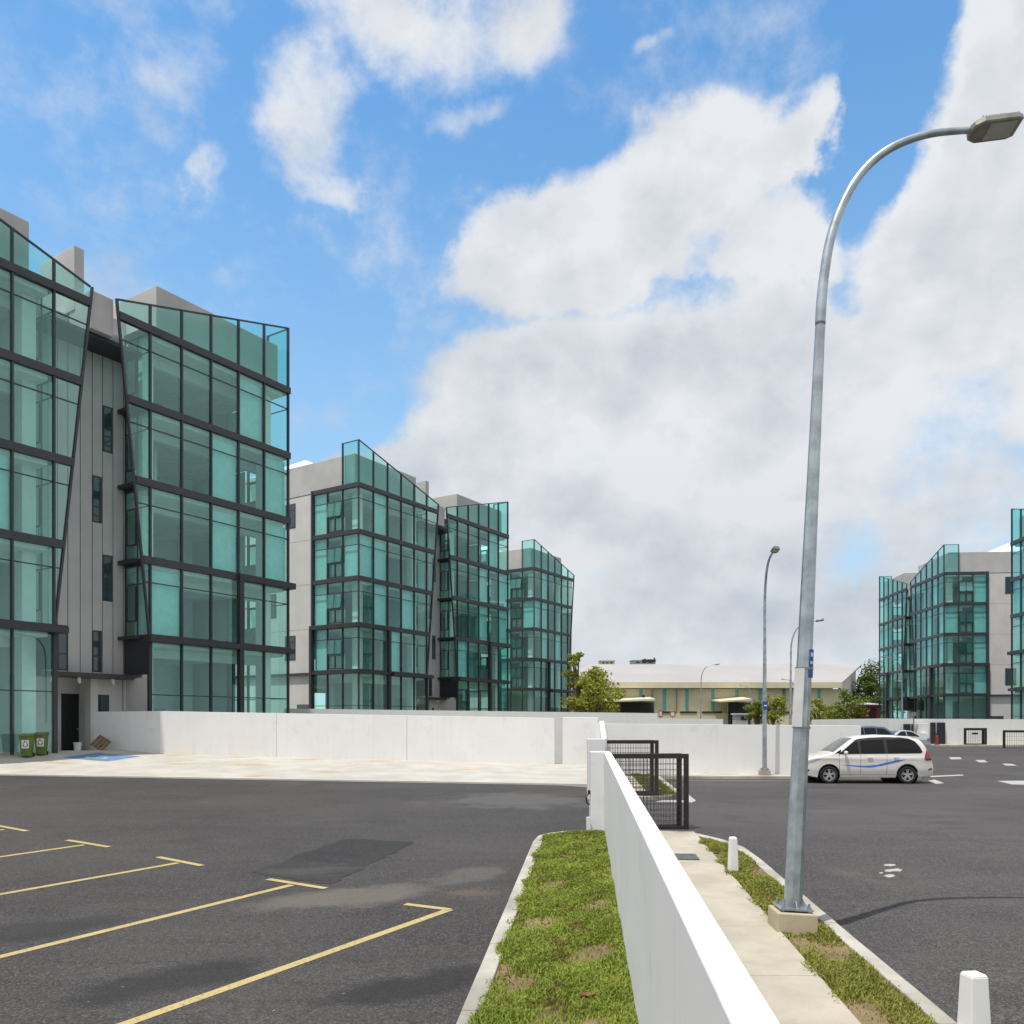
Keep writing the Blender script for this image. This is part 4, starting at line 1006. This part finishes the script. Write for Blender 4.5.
def make_sedan():
    root = empty('parked_car', (0,0,0), 0, 'silver saloon behind the roof of the white people carrier', 'car', 'parked cars')
    top = [(-2.25,.55),(-2.15,.72),(-1.6,.86),(-1.05,.95),(-.5,1.28),(-.15,1.42),(.35,1.455),(.85,1.40),(1.35,1.15),(1.6,1.02),(2.1,.99),(2.22,.8),(2.25,.55)]
    c = Car(4.5, top, .95, 1.74, 1.15, .32, (-1.38,1.32), .2); c.body(root, CARS)
    for sd in (-1,1):
        c.patch(root, 'side_window', [(-.72,.99),(-.42,1.2),(-.1,1.37),(.27,1.40),(.27,.98)], CARG, .006, sd)
        c.patch(root, 'side_window', [(.33,.98),(.33,1.40),(.78,1.35),(1.18,1.13),(1.3,1.02)], CARG, .006, sd)
        c.patch(root, 'headlight', [(-2.1,.68),(-1.9,.77),(-1.7,.78),(-1.75,.7)], HEADL, .006, sd, 10); c.patch(root, 'tail_light', [(1.9,.8),(1.9,.93),(2.15,.93),(2.15,.8)], TAIL, .006, sd, 8)
        mi = MB(); y = sd*(c.w+.09); mi.tube([(-.6,y-sd*.1,.98),(-.62,y,1.02),(-.62,y+sd*.05,1.02)],[.03,.07,.05],10); mi.build('wing_mirror', CARS, root, smooth=True)
    c.toppatch(root, 'windscreen', -1.0, -.2, .92, CARGL); c.toppatch(root, 'rear_window', .9, 1.5, .9, CARGL); c.wheels(root); return root
sd_ = make_sedan(); sd_.location = (at(897,62),62,.0); sd_.scale = (1.0,1.0,1.16); sd_.rotation_euler = (0,0,R(8))
def make_suv():
    root = empty('parked_car', (0,0,0), 0, 'dark blue off-road vehicle parked behind the end of the white wall', 'car', 'parked cars')
    top = [(-2.3,.6),(-2.25,.95),(-1.7,1.08),(-1.1,1.15),(-.6,1.55),(-.35,1.72),(.5,1.78),(1.6,1.74),(2.1,1.62),(2.25,1.2),(2.3,.6)]
    c = Car(4.6, top, 1.12, 1.84, 1.4, .37, (-1.42,1.4), .27); c.body(root, CARB)
    for sd in (-1,1):
        c.patch(root, 'side_window', [(-.85,1.17),(-.5,1.45),(-.25,1.62),(.25,1.66),(.25,1.16)], CARG, .006, sd)
        c.patch(root, 'side_window', [(.32,1.16),(.32,1.67),(1.1,1.67),(1.1,1.16)], CARG, .006, sd)
        c.patch(root, 'side_window', [(1.17,1.16),(1.17,1.67),(1.85,1.6),(2.05,1.22)], CARG, .006, sd)
        c.patch(root, 'headlight', [(-2.22,.82),(-2.15,.95),(-1.85,1.0),(-1.85,.86)], HEADL, .006, sd, 10)
        mi = MB(); y = sd*(c.w+.1); mi.tube([(-.72,y-sd*.1,1.15),(-.74,y,1.2),(-.74,y+sd*.06,1.2)],[.03,.09,.07],10); mi.build('wing_mirror', CARB, root, smooth=True)
    c.toppatch(root, 'windscreen', -1.06, -.4, .92, CARGL); c.wheels(root); return root
su = make_suv(); su.location = (at(874,58),58,.0); su.rotation_euler = (0,0,R(186)); su.scale = (1.08,1.08,1.13)

# ------------------------------------------------------------------ small things at the porch
def make_bin(label):
    t = empty('wheelie_bin', (0,0,0), 0, label, 'bin', 'green wheelie bins at the glass front')
    b = MB(); b.hexa([(-.22,-.25,.06),(.22,-.25,.06),(.22,.22,.06),(-.22,.22,.06),(-.29,-.33,.95),(.29,-.33,.95),(.29,.33,.95),(-.29,.33,.95)]); b.box(-.31,.31,-.35,.35,.93,.97); b.build('body', PLASTG, t, bevel=.02)
    l = MB(); l.hexa([(-.32,-.37,.975),(.32,-.37,.975),(.32,.37,.975),(-.32,.37,.975),(-.30,-.33,1.05),(.30,-.33,1.05),(.30,.30,1.09),(-.30,.30,1.09)]); l.build('lid', PLASTG, t, bevel=.02)
    l = MB(); l.bar((-.25,.42,1.0),(.25,.42,1.0),.035); l.bar((-.25,.3,.98),(-.25,.43,1.0),.03); l.bar((.25,.3,.98),(.25,.43,1.0),.03); l.build('handle', PLASTG, t)
    for x in (-.24,.24):
        w = MB(); w.tube([(x-.03,.26,.1),(x+.03,.26,.1)], .1, 16); w.build('wheel', TYRE, t)
    F_ = lambda x,z: (x, -.25-.08*(z-.06)/.89-.006, z)
    s = MB(); s.hexa([F_(-.17,.42),F_(.17,.42),(.17,-.28,.42),(-.17,-.28,.42),F_(-.17,.80),F_(.17,.80),(.17,-.28,.8),(-.17,-.28,.8)]); la = s.build('label', LABELW, t)
    s = MB()
    for k in range(3):                                   # three chasing arrows
        a0 = 2*math.pi*k/3+.2; pts = [F_(.105*math.cos(a0+i*.28), .61+.115*math.sin(a0+i*.28)) for i in range(6)]
        for p, q in zip(pts[:-1], pts[1:]): s.bar((p[0],p[1]-.004,p[2]),(q[0],q[1]-.004,q[2]),.032,.004,(0,1,0))
        e = a0+1.4; ex, ez = math.cos(e), math.sin(e); tx, tz = -ez, ex
        tri = [F_(.105*ex+tx*.07,.61+.115*ez+tz*.07),F_(.06*ex,.61+.06*ez),F_(.155*ex,.61+.17*ez)]
        s.face([(p[0],p[1]-.007,p[2]) for p in tri])
    s.build('recycling_arrows', PLASTB, la); return t
BZ = .83
b1 = make_bin('left one of the two olive green recycling bins'); b1.location = (at(27,34.75),34.75,.97)
b2 = copy_tree(b1, None, 'right one of the two olive green recycling bins, nearer the dark door'); b2.location = (at(41.5,35.5),35.5,.99); b2.rotation_euler = (0,0,R(20)); b1.rotation_euler = (0,0,R(16))
for b in (b1,b2): b.scale = (.80,.85,.92)
mb = MB(); mb.tube([(0,0,0),(0,0,.36),(0,0,.4),(0,0,.43)],[.14,.175,.19,.19],20); bk = mb.build('bucket', BUCKET, smooth=False); bk.location = (at(77.5,39.0),39.0,.90)
tag(bk, 'white plastic bucket standing before the dark porch door', 'bucket')
t = empty('wooden_pallet', (at(101,39.0),39.0,.90), R(-25), 'worn brown wooden pallet lying against the white return wall by the porch', 'pallet')
s = MB(); Tm = Matrix.Rotation(R(22),4,'Y')@Matrix.Rotation(R(50),4,'X')
def tb(mb, x0,x1,y0,y1,z0,z1): mb.hexa([tuple(Tm@Vector(p)*.8+Vector((0,0,.38))) for p in [(x0,y0,z0),(x1,y0,z0),(x1,y1,z0),(x0,y1,z0),(x0,y0,z1),(x1,y0,z1),(x1,y1,z1),(x0,y1,z1)]])
for i in range(7): tb(s, -.5+i*.15,-.40+i*.15,-.4,.4,.06,.085)
s.build('deck_board', WOOD, t); s = MB()
for y in (-.38,0,.3): tb(s, -.5,.5,y,y+.08,-.03,.058)
s.build('bearer', WOOD, t); s = MB()
for i in range(4): tb(s, -.5+i*.28,-.40+i*.28,-.4,.4,-.058,-.032)
s.build('base_board', WOOD, t)
# blue accessible bay on the apron with its white symbol
def za(x, y):
    a = (low_line(x), .27+.03); u = (39.3-(x+16.6)*.12 if x > -16.6 else 40.0, .78)
    b = min(1,max(0,(y-a[0])/(u[0]-a[0]))); e = sm(0,1,b)*.35+b*.65
    return a[1]*(1-e)+u[1]*e
cx0, cy0 = at(103,36.3), 36.3
from mathutils.bvhtree import BVHTree
_ap = bpy.data.objects['apron'].data; _bv = BVHTree.FromPolygons([v.co.copy() for v in _ap.vertices], [tuple(p.vertices) for p in _ap.polygons])
def za(x, y):
    h = _bv.ray_cast(Vector((x,y,5)), Vector((0,0,-1))); return h[0].z if h[0] else .8
def bayp(u, v):
    u *= .78; v *= .85
    return (cx0+u*.985+v*.18, cy0-u*.18+v*.985)
def bsheet(name, polys, mat, lift):
    mb = MB()
    for p in polys: mb.face([(*bayp(u,v), za(*bayp(u,v))+lift) for u,v in p])
    return struct(mb.build(name, mat))
for b in (b1,b2): b.location.z = za(b.location.x, b.location.y-.1)
n = 6; bsheet('blue_bay_paint', [[(-1.35+2.7*i/n,-1.3+2.6*j/n),(-1.35+2.7*(i+1)/n,-1.3+2.6*j/n),(-1.35+2.7*(i+1)/n,-1.3+2.6*(j+1)/n),(-1.35+2.7*i/n,-1.3+2.6*(j+1)/n)] for i in range(n) for j in range(n)], BLUEP, .012)
ring = lambda r0,r1,a0,a1,c: [[(c[0]+r*math.cos(a),c[1]+r*math.sin(a)) for r,a in ((r0,a0+(a1-a0)*i/14),(r1,a0+(a1-a0)*i/14),(r1,a0+(a1-a0)*(i+1)/14),(r0,a0+(a1-a0)*(i+1)/14))] for i in range(14)]
sym = ring(.42,.58,R(150),R(380),(-.05,-.42)) + ring(0.001,.17,0,2*math.pi,(-.15,.88)) + [[(-.28,-.2),(-.06,-.2),(-.06,.66),(-.28,.66)],[(-.06,.2),(.35,.2),(.35,.34),(-.06,.34)],[(-.06,-.2),(.38,-.2),(.38,-.05),(-.06,-.05)],[(.38,-.05),(.24,-.05),(.55,-.8),(.7,-.74)],[(.55,-.8),(.9,-.68),(.86,-.55),(.62,-.63)]]
bsheet('wheelchair_symbol', fixw(sym), WLINE, .024)

# ------------------------------------------------------------------ warehouse beyond the estate
t = empty('warehouse', (20,150,0), 0, 'long cream warehouse with pale pitched roof and teal stripes in the distance', 'warehouse')
def wb(mb, px0, px1, y, yd, p0, p1): mb.box(at(px0,y)-20, at(px1,y)-20, y-150, yd-150, zz(p1,y), zz(p0,y)); return mb
wb(MB(), 560, 840.5, 150, 168, 689, 745).build('wall', CREAMR, t)
e0, e1 = at(545,148.8), at(842,148.8); r0, r1 = at(590,172), at(861.5,172); ze = zz(682.5,148.8); zr_ = zz(664.3,172)
rf = MB(); rf.hexa([(e0-20,-1.2,ze-.35),(e1-20,-1.2,ze-.35),(r1-20,22,zr_-.35),(r0-20,22,zr_-.35),(e0-20,-1.2,ze),(e1-20,-1.2,ze),(r1-20,22,zr_),(r0-20,22,zr_)])
rf.hexa([(r0-20,22.01,zr_-.35),(r1-20,22.01,zr_-.35),(e1+14-20,42,ze-.35),(e0+14-20,42,ze-.35),(r0-20,22.01,zr_),(r1-20,22.01,zr_),(e1+14-20,42,ze),(e0+14-20,42,ze)])
rf.build('roof', ROOFC, t)
fa = MB(); fa.box(e0-20,e1-20,-1.3,-1.205,ze-1.0,ze+.05); fa.build('fascia', CREAM, t)
ge = MB(); ge.face([(at(840.5,150)-20,.01,0),(r1-20-1.2,22,0),(r1-20-1.2,22,zr_-.4),(at(840.5,150)-20,.01,ze-.4)]); ge.face([(at(840.5,150)-20.3,.4,0),(at(840.5,150)-20.3,.4,ze-.4),(r1-20-1.5,22,zr_-.4),(r1-20-1.5,22,0)]); ge.build('gable_wall', GREYW, t)
for px in (598,619,641,664.5,687,713,737,760,784,819): wb(MB(), px-1.7, px+1.7, 149.97, 150.1, 688.5, 714).build('teal_stripe', TEALP, t)
wb(MB(), 560, 840, 149.0, 149.9, 713, 745).build('base_wall', CREAM, t)
for a, b in ((660,676),(680,697),(702,722),(780,800)): wb(MB(), a, b, 148.9, 148.99, 711.3, 713.2).build('vent_strip', DARKIN, t)
for px0, px1 in ((601,655),(720.5,752)):
    l = MB(); a, b = at(px0,143)-20, at(px1,143)-20
    l.hexa([(a,-7,zz(702.3,143)),(b,-7,zz(700.6,143)),(b,-.05,zz(697.5,143)),(a,-.05,zz(700,143)),(a,-7,zz(701,143)),(b,-7,zz(698.6,143)),(b,-.05,zz(695.5,143)),(a,-.05,zz(698.5,143))])
    l.build('loading_canopy', CREAM, t); wb(MB(), px0+7, px1-1, 148.7, 148.88, 702.5, 745).build('loading_door', DARKIN, t)
    wb(MB(), px0+7, px0+7.6, 143.5, 143.7, 702, 745).build('canopy_post', GALVD, t); wb(MB(), px1-1.2, px1-.6, 143.5, 143.7, 701, 745).build('canopy_post', GALVD, t)
for px in (602.5,622,644): wb(MB(), px-1, px+1, 147.5, 148.9, 695, 697).build('flood_light', PLASTB, t)
for px in (652.5,677,784.5): wb(MB(), px-.35, px+.35, 149.6, 149.9, 687, 714).build('downpipe', GALVD, t)
# roofs of other blocks far behind it
def far_block(px0,px1,p0,y,mat,label,extra=None):
    t = empty('far_building', (at(px0,y),y,0), 0, label, 'building'); w_ = at(px1,y)-at(px0,y)
    m = MB(); m.box(0,w_,0,w_*.8,-1,zz(p0,y)); m.build('wall', mat, t)
    m = MB(); m.box(-.3,w_+.3,-.3,w_*.8+.3,zz(p0,y),zz(p0-.5,y)); m.build('roof', CONC, t)
    m = MB()
    for k in range(3): m.box(w_*(.15+.28*k),w_*(.3+.28*k),-.05,-.005,zz(p0+2.5,y),zz(p0+1.2,y))
    m.build('window', PANELD, t); return t
far_block(600,614.5,661,260,CREAM,'cream roof block peeping over the warehouse beside the tree')
fb = far_block(632.5,655.5,660.5,260,INTG,'small grey rooftop block peeping over the warehouse ridge')
m = MB(); m.box(at(642,260)-at(632.5,260),at(655.5,260)-at(632.5,260),-.4,3,zz(662,260),zz(659.4,260)); 
for k, dz in ((644.5,658.3),(650,659),(654,657.4)): m.box(at(k,260)-at(632.5,260),at(k+1.2,260)-at(632.5,260),.3,.7,zz(660,260),zz(dz,260))
m.build('water_tank', PANELD, fb)
# guard hut, red shed, wall posts and road signs in front of the warehouse
t = empty('guard_hut', (at(736,125),125,0), 0, 'small grey hut below the right hand loading canopy', 'hut'); w_ = at(748,125)-at(736,125)
m = MB(); m.box(0,w_,0,2,0,zz(714.5,125)); m.build('wall', INTG, t); m = MB(); m.box(-.2,w_+.2,-.2,2.2,zz(714.5,125),zz(713.4,125)); m.build('roof', LABELW, t); m = MB(); m.box(w_*.4,w_*.9,-.04,-.005,zz(720,125),zz(716.3,125)); m.build('window', DARKIN, t)
t = empty('shed', (at(858,135),135,0), 0, 'dark red shed half hidden by trees at the right end of the warehouse', 'shed'); w_ = at(879,135)-at(858,135)
m = MB(); m.box(0,w_,0,5,-.5,zz(705,135)); m.build('wall', REDP, t); m = MB(); m.hexa([(-.4,-.6,zz(705,135)),(w_+.4,-.6,zz(705,135)),(w_+.4,5.4,zz(702.5,135)),(-.4,5.4,zz(702.5,135)),(-.4,-.6,zz(704.4,135)),(w_+.4,-.6,zz(704.4,135)),(w_+.4,5.4,zz(701.9,135)),(-.4,5.4,zz(701.9,135))]); m.build('roof', INTG, t)
m = MB(); m.box(w_*.1,w_*.35,-.05,-.005,-.4,zz(708,135)); m.box(w_*.55,w_*.85,-.05,-.005,-.4,zz(708,135)); m.build('door', DARKIN, t)
def sign(px, y, p0, p1, w, mat, label):
    x = at(px,y); t = empty('road_sign', (x,y,0), 0, label, 'sign'); m = MB(); m.box(-w/2,w/2,-.03,.03,zz(p1,y),zz(p0,y)); m.build('board', mat, t)
    m = MB(); m.tube([(0,.05,-.5),(0,.05,zz(p0,y)-.1)],.05,6); m.build('post', GALVD, t)
    m = MB(); m.box(-w*.3,w*.3,-.036,-.031,zz(p1-1,y),zz(p0+1,y)); m.build('marking', LABELW, t)
sign(660.6,118,710.5,717,.55,REDP,'small red and white road sign under the warehouse wall')
ORANGE = M('orange_board', (.45,.2,.04), .6)
sign(672.6,118,711.5,717,.75,ORANGE,'small orange road sign under the warehouse wall')

# ------------------------------------------------------------------ trees
LEAF_A = mat_leaf('leaf_yellow_green', (.20,.23,.03), (.36,.37,.06), .5)
LEAF_B = mat_leaf('leaf_mid_green', (.13,.18,.03), (.24,.28,.05), .5)
LEAF_C = mat_leaf('leaf_dark_green', (.06,.095,.02), (.12,.165,.03), .4)
def tree(label, x, y, h, rad, leafm, seed, n=2600, trunk_h=.35, leaf=.32, squash=.8, shift=(0,0), clusters=16, spread=1.0, group=None):
    rng = random.Random(seed); t = empty('tree', (x,y,-.3), 0, label, 'tree', group or 'trees around the warehouse')
    tr = MB(); ch = h*(1-trunk_h); cz = h*trunk_h+ch*.5
    tr.tube([(0,0,0),(.05*h*.2,.0,h*trunk_h*.6),(shift[0]*.3,shift[1]*.3,h*trunk_h+ch*.25),(shift[0]*.6,shift[1]*.6,h*.8)],[.035*h,.026*h,.017*h,.005*h],8)
    cl = []
    for k in range(clusters):
        while True:
            p = Vector((rng.uniform(-1,1),rng.uniform(-1,1),rng.uniform(-1,1)))
            if .25 < p.length < 1: break
        c = Vector((p.x*rad*spread+shift[0]*(.5+p.z*.5), p.y*rad*spread+shift[1], cz+p.z*ch*.5*squash)); cl.append((c, rad*rng.uniform(.2,.42)))
        tr.tube([(shift[0]*.2,shift[1]*.2,h*trunk_h*rng.uniform(.8,1.3)),tuple(c*.55+Vector((0,0,cz))*.45*.98),tuple(c)],[.013*h,.008*h,.003*h],6)
    tr.build('trunk', BARK, t)
    nr = np.random.default_rng(seed); per = n//clusters; V = []
    for c, r in cl:
        u = nr.normal(size=(per,3)); u /= np.linalg.norm(u,axis=1)[:,None]; rr = r*(.25+1.0*nr.random(per)**.8)
        P = np.array(c)+u*rr[:,None]*np.array([1.15,1.15,.8]); s = leaf*(.5+nr.random(per))
        a = nr.normal(size=(per,3)); a /= np.linalg.norm(a,axis=1)[:,None]; b = np.cross(a,nr.normal(size=(per,3))); b /= np.linalg.norm(b,axis=1)[:,None]
        V.append(np.stack([P-a*s[:,None]*.5, P+b*s[:,None]*.28, P+a*s[:,None]*.5, P-b*s[:,None]*.28],1).reshape(-1,3))
    V = np.concatenate(V); me = bpy.data.meshes.new('crown'); me.from_pydata(V.tolist(), [], [(4*i,4*i+1,4*i+2,4*i+3) for i in range(len(V)//4)]); me.materials.append(leafm)
    o = bpy.data.objects.new('crown', me); COL.objects.link(o); o.parent = t; return t
yT = 100
tree('loose yellow green tree beside the farthest left glass block, branching to the right', at(592,yT), yT, 9.2, 3.0, LEAF_A, 11, 9000, .18, .34, 1.0, (.9,0), 44, 1.1)
tree('thin top of a taller tree rising behind the loose yellow green one', at(577,104), 104, 11.6, 1.5, LEAF_A, 14, 2200, .3, .34, 1.0, (0,0), 18, 1.0)
tree('small rounded tree left of the middle lamp posts, before the loading bay', at(757,112), 112, 6.2, 1.5, LEAF_B, 21, 3000, .3, .26, .9, (0,0), 22, 1.1)
tree('small pale tree between the two middle lamp posts', at(773,116), 116, 6.7, 1.9, LEAF_A, 22, 3000, .3, .26, .9, (0,0), 24, 1.1)
tree('small reddish green tree just right of the nearest lamp pole', at(819,116), 116, 6.5, 1.8, LEAF_A, 23, 3000, .28, .26, .9, (0,0), 24, 1.1)
tree('rounded green tree at the right corner of the warehouse', at(844,112), 112, 7.0, 2.3, LEAF_B, 24, 5000, .2, .28, .95, (0,0), 32, 1.1)
tree('tall dark tree between warehouse gable and right hand block', at(868,165), 165, 11.8, 3.8, LEAF_C, 25, 6000, .15, .5, 1.0, (0,0), 34, 1.1)
tree('taller tree close behind the right hand glass block', at(882,172), 172, 15.5, 4.2, LEAF_C, 26, 5000, .2, .5, 1.0, (0,0), 30, 1.1)
tree('low bush in front of the dark red shed', at(861,120), 120, 2.6, 1.2, LEAF_A, 27, 1500, .15, .22, .9, (0,0), 14, 1.0)

# dry leaves blown on to the left verge
LEAFD = M('dry_leaf', (.20,.085,.035), .8, var=.3, scale=20)
for i, (px, py, a, s_, lab) in enumerate(((588,998,.4,.085,'large dry brown leaf on the left grass verge near the wall'),(531,985,2.0,.05,'small dry leaf on the left grass verge near the kerb'),(560,890,1.1,.055,'dry leaf in the middle of the left grass verge'))):
    x, y = G(px, py, HV); m = MB(); n = 9; rows = []
    for k in range(n):
        u = k/(n-1); w_ = .45*math.sin(math.pi*u**.8)*s_; xx = (u-.5)*2*s_; zc = .02+.25*s_*(2*u-1)**2
        rows.append(((xx,-w_,zc+.35*w_),(xx,0,zc),(xx,w_,zc+.45*w_)))
    for a_, b_ in zip(rows, rows[1:]):
        for j in range(2): m.face([a_[j], b_[j], b_[j+1], a_[j+1]])
    m.bar((s_,0,.02+.25*s_),(s_*1.5,.02,.02),.004)
    o = m.build('fallen_leaf', LEAFD, smooth=True); o.location = (x, y, zg(x,y)+HV); o.rotation_euler = (0,0,a); tag(o, lab, 'leaf', 'dry leaves on the verge')
# ------------------------------------------------------------------ sky, sun, camera
SUN_EL = 72.0; SX, SY = .72, .69                    # light travels towards +x (mostly) and +y
w = bpy.data.worlds.new('World'); S.world = w; w.use_nodes = True; w.node_tree.nodes.clear(); t = NT(w.node_tree)
out = t.node('ShaderNodeOutputWorld'); bg = t.node('ShaderNodeBackground'); bg.inputs['Strength'].default_value = .15
sky = t.node('ShaderNodeTexSky'); sky.sky_type = 'NISHITA'; sky.sun_disc = False; sky.sun_elevation = R(SUN_EL)
sky.sun_rotation = math.atan2(-SX, -SY) % (2*math.pi); sky.dust_density = .6; sky.ozone_density = 2.5; sky.air_density = 1.0; sky.altitude = 50
d = t.node('ShaderNodeTexCoord').outputs['Generated']
sx = t.node('ShaderNodeSeparateXYZ'); t.l.new(d, sx.inputs[0])
az = t.math('ARCTAN2', sx.outputs[0], sx.outputs[1]); el = t.math('ARCSINE', sx.outputs[2])
n1 = t.noise(d, 5.0, 7, .58); n2 = t.noise(t.mapping(d, loc=(3,1,7)), 5.0, 7, .58)
az2 = t.math('ADD', az, t.math('MULTIPLY', t.math('SUBTRACT', n1, .5), .24)); el2 = t.math('ADD', el, t.math('MULTIPLY', t.math('SUBTRACT', n2, .5), .2))
def blob(px, py, rx, ry, rot, wt):
    u = px-CX; a0 = math.atan2(u, F); e0 = math.atan2(HY-py, math.hypot(F,u)); kx_ = math.cos(a0)/F*math.cos(a0); ky = math.cos(e0)/math.hypot(F,u)*.95
    ca, sa = math.cos(R(rot)), math.sin(R(rot))
    X = t.math('SUBTRACT', az2, a0); Y = t.math('SUBTRACT', el2, e0)
    P = t.math('ADD', t.math('MULTIPLY', X, ca), t.math('MULTIPLY', Y, sa)); Q = t.math('SUBTRACT', t.math('MULTIPLY', Y, ca), t.math('MULTIPLY', X, sa))
    P = t.math('MULTIPLY', P, 1/(1.14*rx*kx_)); Q = t.math('MULTIPLY', Q, 1/(1.14*ry*ky))
    v = t.math('SUBTRACT', 1.0, t.math('ADD', t.math('MULTIPLY', P, P), t.math('MULTIPLY', Q, Q)))
    return t.math('MULTIPLY', t.math('MAXIMUM', v, 0.0), wt)
BL = [(560,250,130,62,18,1.0),(700,205,110,110,15,1.15),(640,270,190,60,8,1.0),(790,150,50,60,0,.9),(775,255,90,60,10,.75),(960,215,120,190,0,1.2),(1010,40,40,90,25,1.2),(1060,200,120,260,0,1.1),
      (640,385,250,70,6,1.2),(500,440,170,70,22,1.1),(760,410,230,110,0,1.1),(900,340,160,90,0,.9),(700,520,330,110,0,1.0),(620,640,420,90,0,.75),(930,600,140,80,0,.75),(420,450,60,40,25,.9),(340,465,50,25,15,.7),
      (370,20,130,60,-10,.62),(500,20,60,50,10,.55),(300,105,62,60,0,.62),(340,160,60,26,-20,.5),(480,115,42,24,20,.42),(222,175,14,34,0,.42),(640,25,24,14,0,.38),(60,240,50,20,20,.3)]
NEG = [(875,110,62,95,-15,.9),(742,262,45,26,15,.35),(715,325,60,20,10,.25),(905,475,60,22,10,.12),(845,560,50,60,0,.3),(835,300,35,25,0,.3)]
fld = None
for b in BL:
    v = blob(*b); fld = v if fld is None else t.math('SMOOTH_MAX', fld, v, .25)
back = t.step(t.math('ABSOLUTE', az), .72, 1.1, 0, .55); fld = t.math('ADD', fld, back)
for b in NEG: fld = t.math('SUBTRACT', fld, blob(*b))
fb1 = t.noise(t.mapping(d, scale=(1,1,1.5)), 6.5, 9, .6, .15); fb2 = t.noise(t.mapping(d, loc=(9,4,2)), 17, 7, .6)
fld = t.math('ADD', fld, t.math('MULTIPLY', t.math('SUBTRACT', fb1, .46), .95)); fb3 = t.noise(t.mapping(d, loc=(1,6,3)), 38, 6, .65)
fld = t.math('ADD', fld, t.math('MULTIPLY', t.math('SUBTRACT', fb2, .5), .5)); fld = t.math('ADD', fld, t.math('MULTIPLY', t.math('SUBTRACT', fb3, .5), .26))
dens = t.step(fld, .14, .70)
# light and shade within the clouds comes from their own thickness, thin edges bright, deep bases grey
sh = t.noise(t.mapping(d, loc=(2,8,5), scale=(1,1,1.9)), 3.0, 6, .5)
thick = t.step(fld, .7, 1.5); shv = t.math('ADD', t.math('MULTIPLY', thick, .38), t.step(sh,.40,.66,0,.5), clamp=True)
OFF = (-.022,-.006,.030)                          # a step towards the sun: the sunward face of each billow is brighter
def relief(scale, loc, k): 
    a = t.noise(t.mapping(d, loc=loc), scale, 8, .55); o = tuple(l+x*k for l, x in zip(loc, OFF))
    return t.math('SUBTRACT', a, t.noise(t.mapping(d, loc=o), scale, 8, .55))
rel = t.math('ADD', t.math('MULTIPLY', relief(6.0,(2,8,5),1.6), 1.5), t.math('MULTIPLY', relief(15.0,(5,1,9),.7), .6))
shv = t.math('SUBTRACT', shv, rel, clamp=True)
lowf = t.step(el, .16, .40, .22, 0.0); shv = t.math('ADD', shv, lowf, clamp=True)
CK = 1.0
ccol = t.mix(shv, tuple(x*CK for x in (3.08,3.14,3.22)), tuple(x*CK for x in (1.85,2.02,2.28)))
hs = t.node('ShaderNodeHueSaturation'); hs.inputs['Saturation'].default_value = 1.12; hs.inputs['Value'].default_value = .86; t.l.new(sky.outputs[0], hs.inputs['Color'])
skyc = t.mix(1.0, hs.outputs[0], (.80,1.05,1.03), 'MULTIPLY')
# milky air near the horizon
milk = t.step(el, .0, .74, .74, 0.0); skyc = t.mix(milk, skyc, (1.75,2.4,3.0))
t.l.new(t.mix(t.math('MULTIPLY', dens, .97), skyc, ccol), bg.inputs['Color']); t.l.new(bg.outputs[0], out.inputs[0])
try: w.cycles.sampling_method = 'MANUAL'; w.cycles.sample_map_resolution = 1024
except Exception: pass

sl = bpy.data.lights.new('sun', 'SUN'); sl.energy = 2.25; sl.angle = R(.55); sl.color = (1.0,.955,.89)
so = bpy.data.objects.new('sun', sl); COL.objects.link(so); hyp = math.hypot(SX,SY)
dv = Vector((SX/hyp*math.cos(R(SUN_EL)), SY/hyp*math.cos(R(SUN_EL)), -math.sin(R(SUN_EL)))); so.rotation_euler = dv.to_track_quat('-Z','Y').to_euler(); so.location = (-40,-30,60)

cam = bpy.data.cameras.new('camera'); co = bpy.data.objects.new('camera', cam); COL.objects.link(co); S.camera = co
co.location = (0,0,CAMH); co.rotation_euler = (R(90),0,0)
cam.sensor_fit = 'HORIZONTAL'; cam.sensor_width = 36; cam.lens = 36*F/1024; cam.shift_x = 0; cam.shift_y = (HY-512)/1024
cam.clip_start = .05; cam.clip_end = 6000
S.render.resolution_x = 1024; S.render.resolution_y = 1024
S.view_settings.view_transform = 'Standard'; S.view_settings.look = 'None'; S.view_settings.gamma = 1.0; S.view_settings.exposure = .85
try: S.view_settings.use_curve_mapping = False
except Exception: pass
S.cycles.transparent_max_bounces = 24; S.cycles.max_bounces = 10; S.cycles.diffuse_bounces = 5
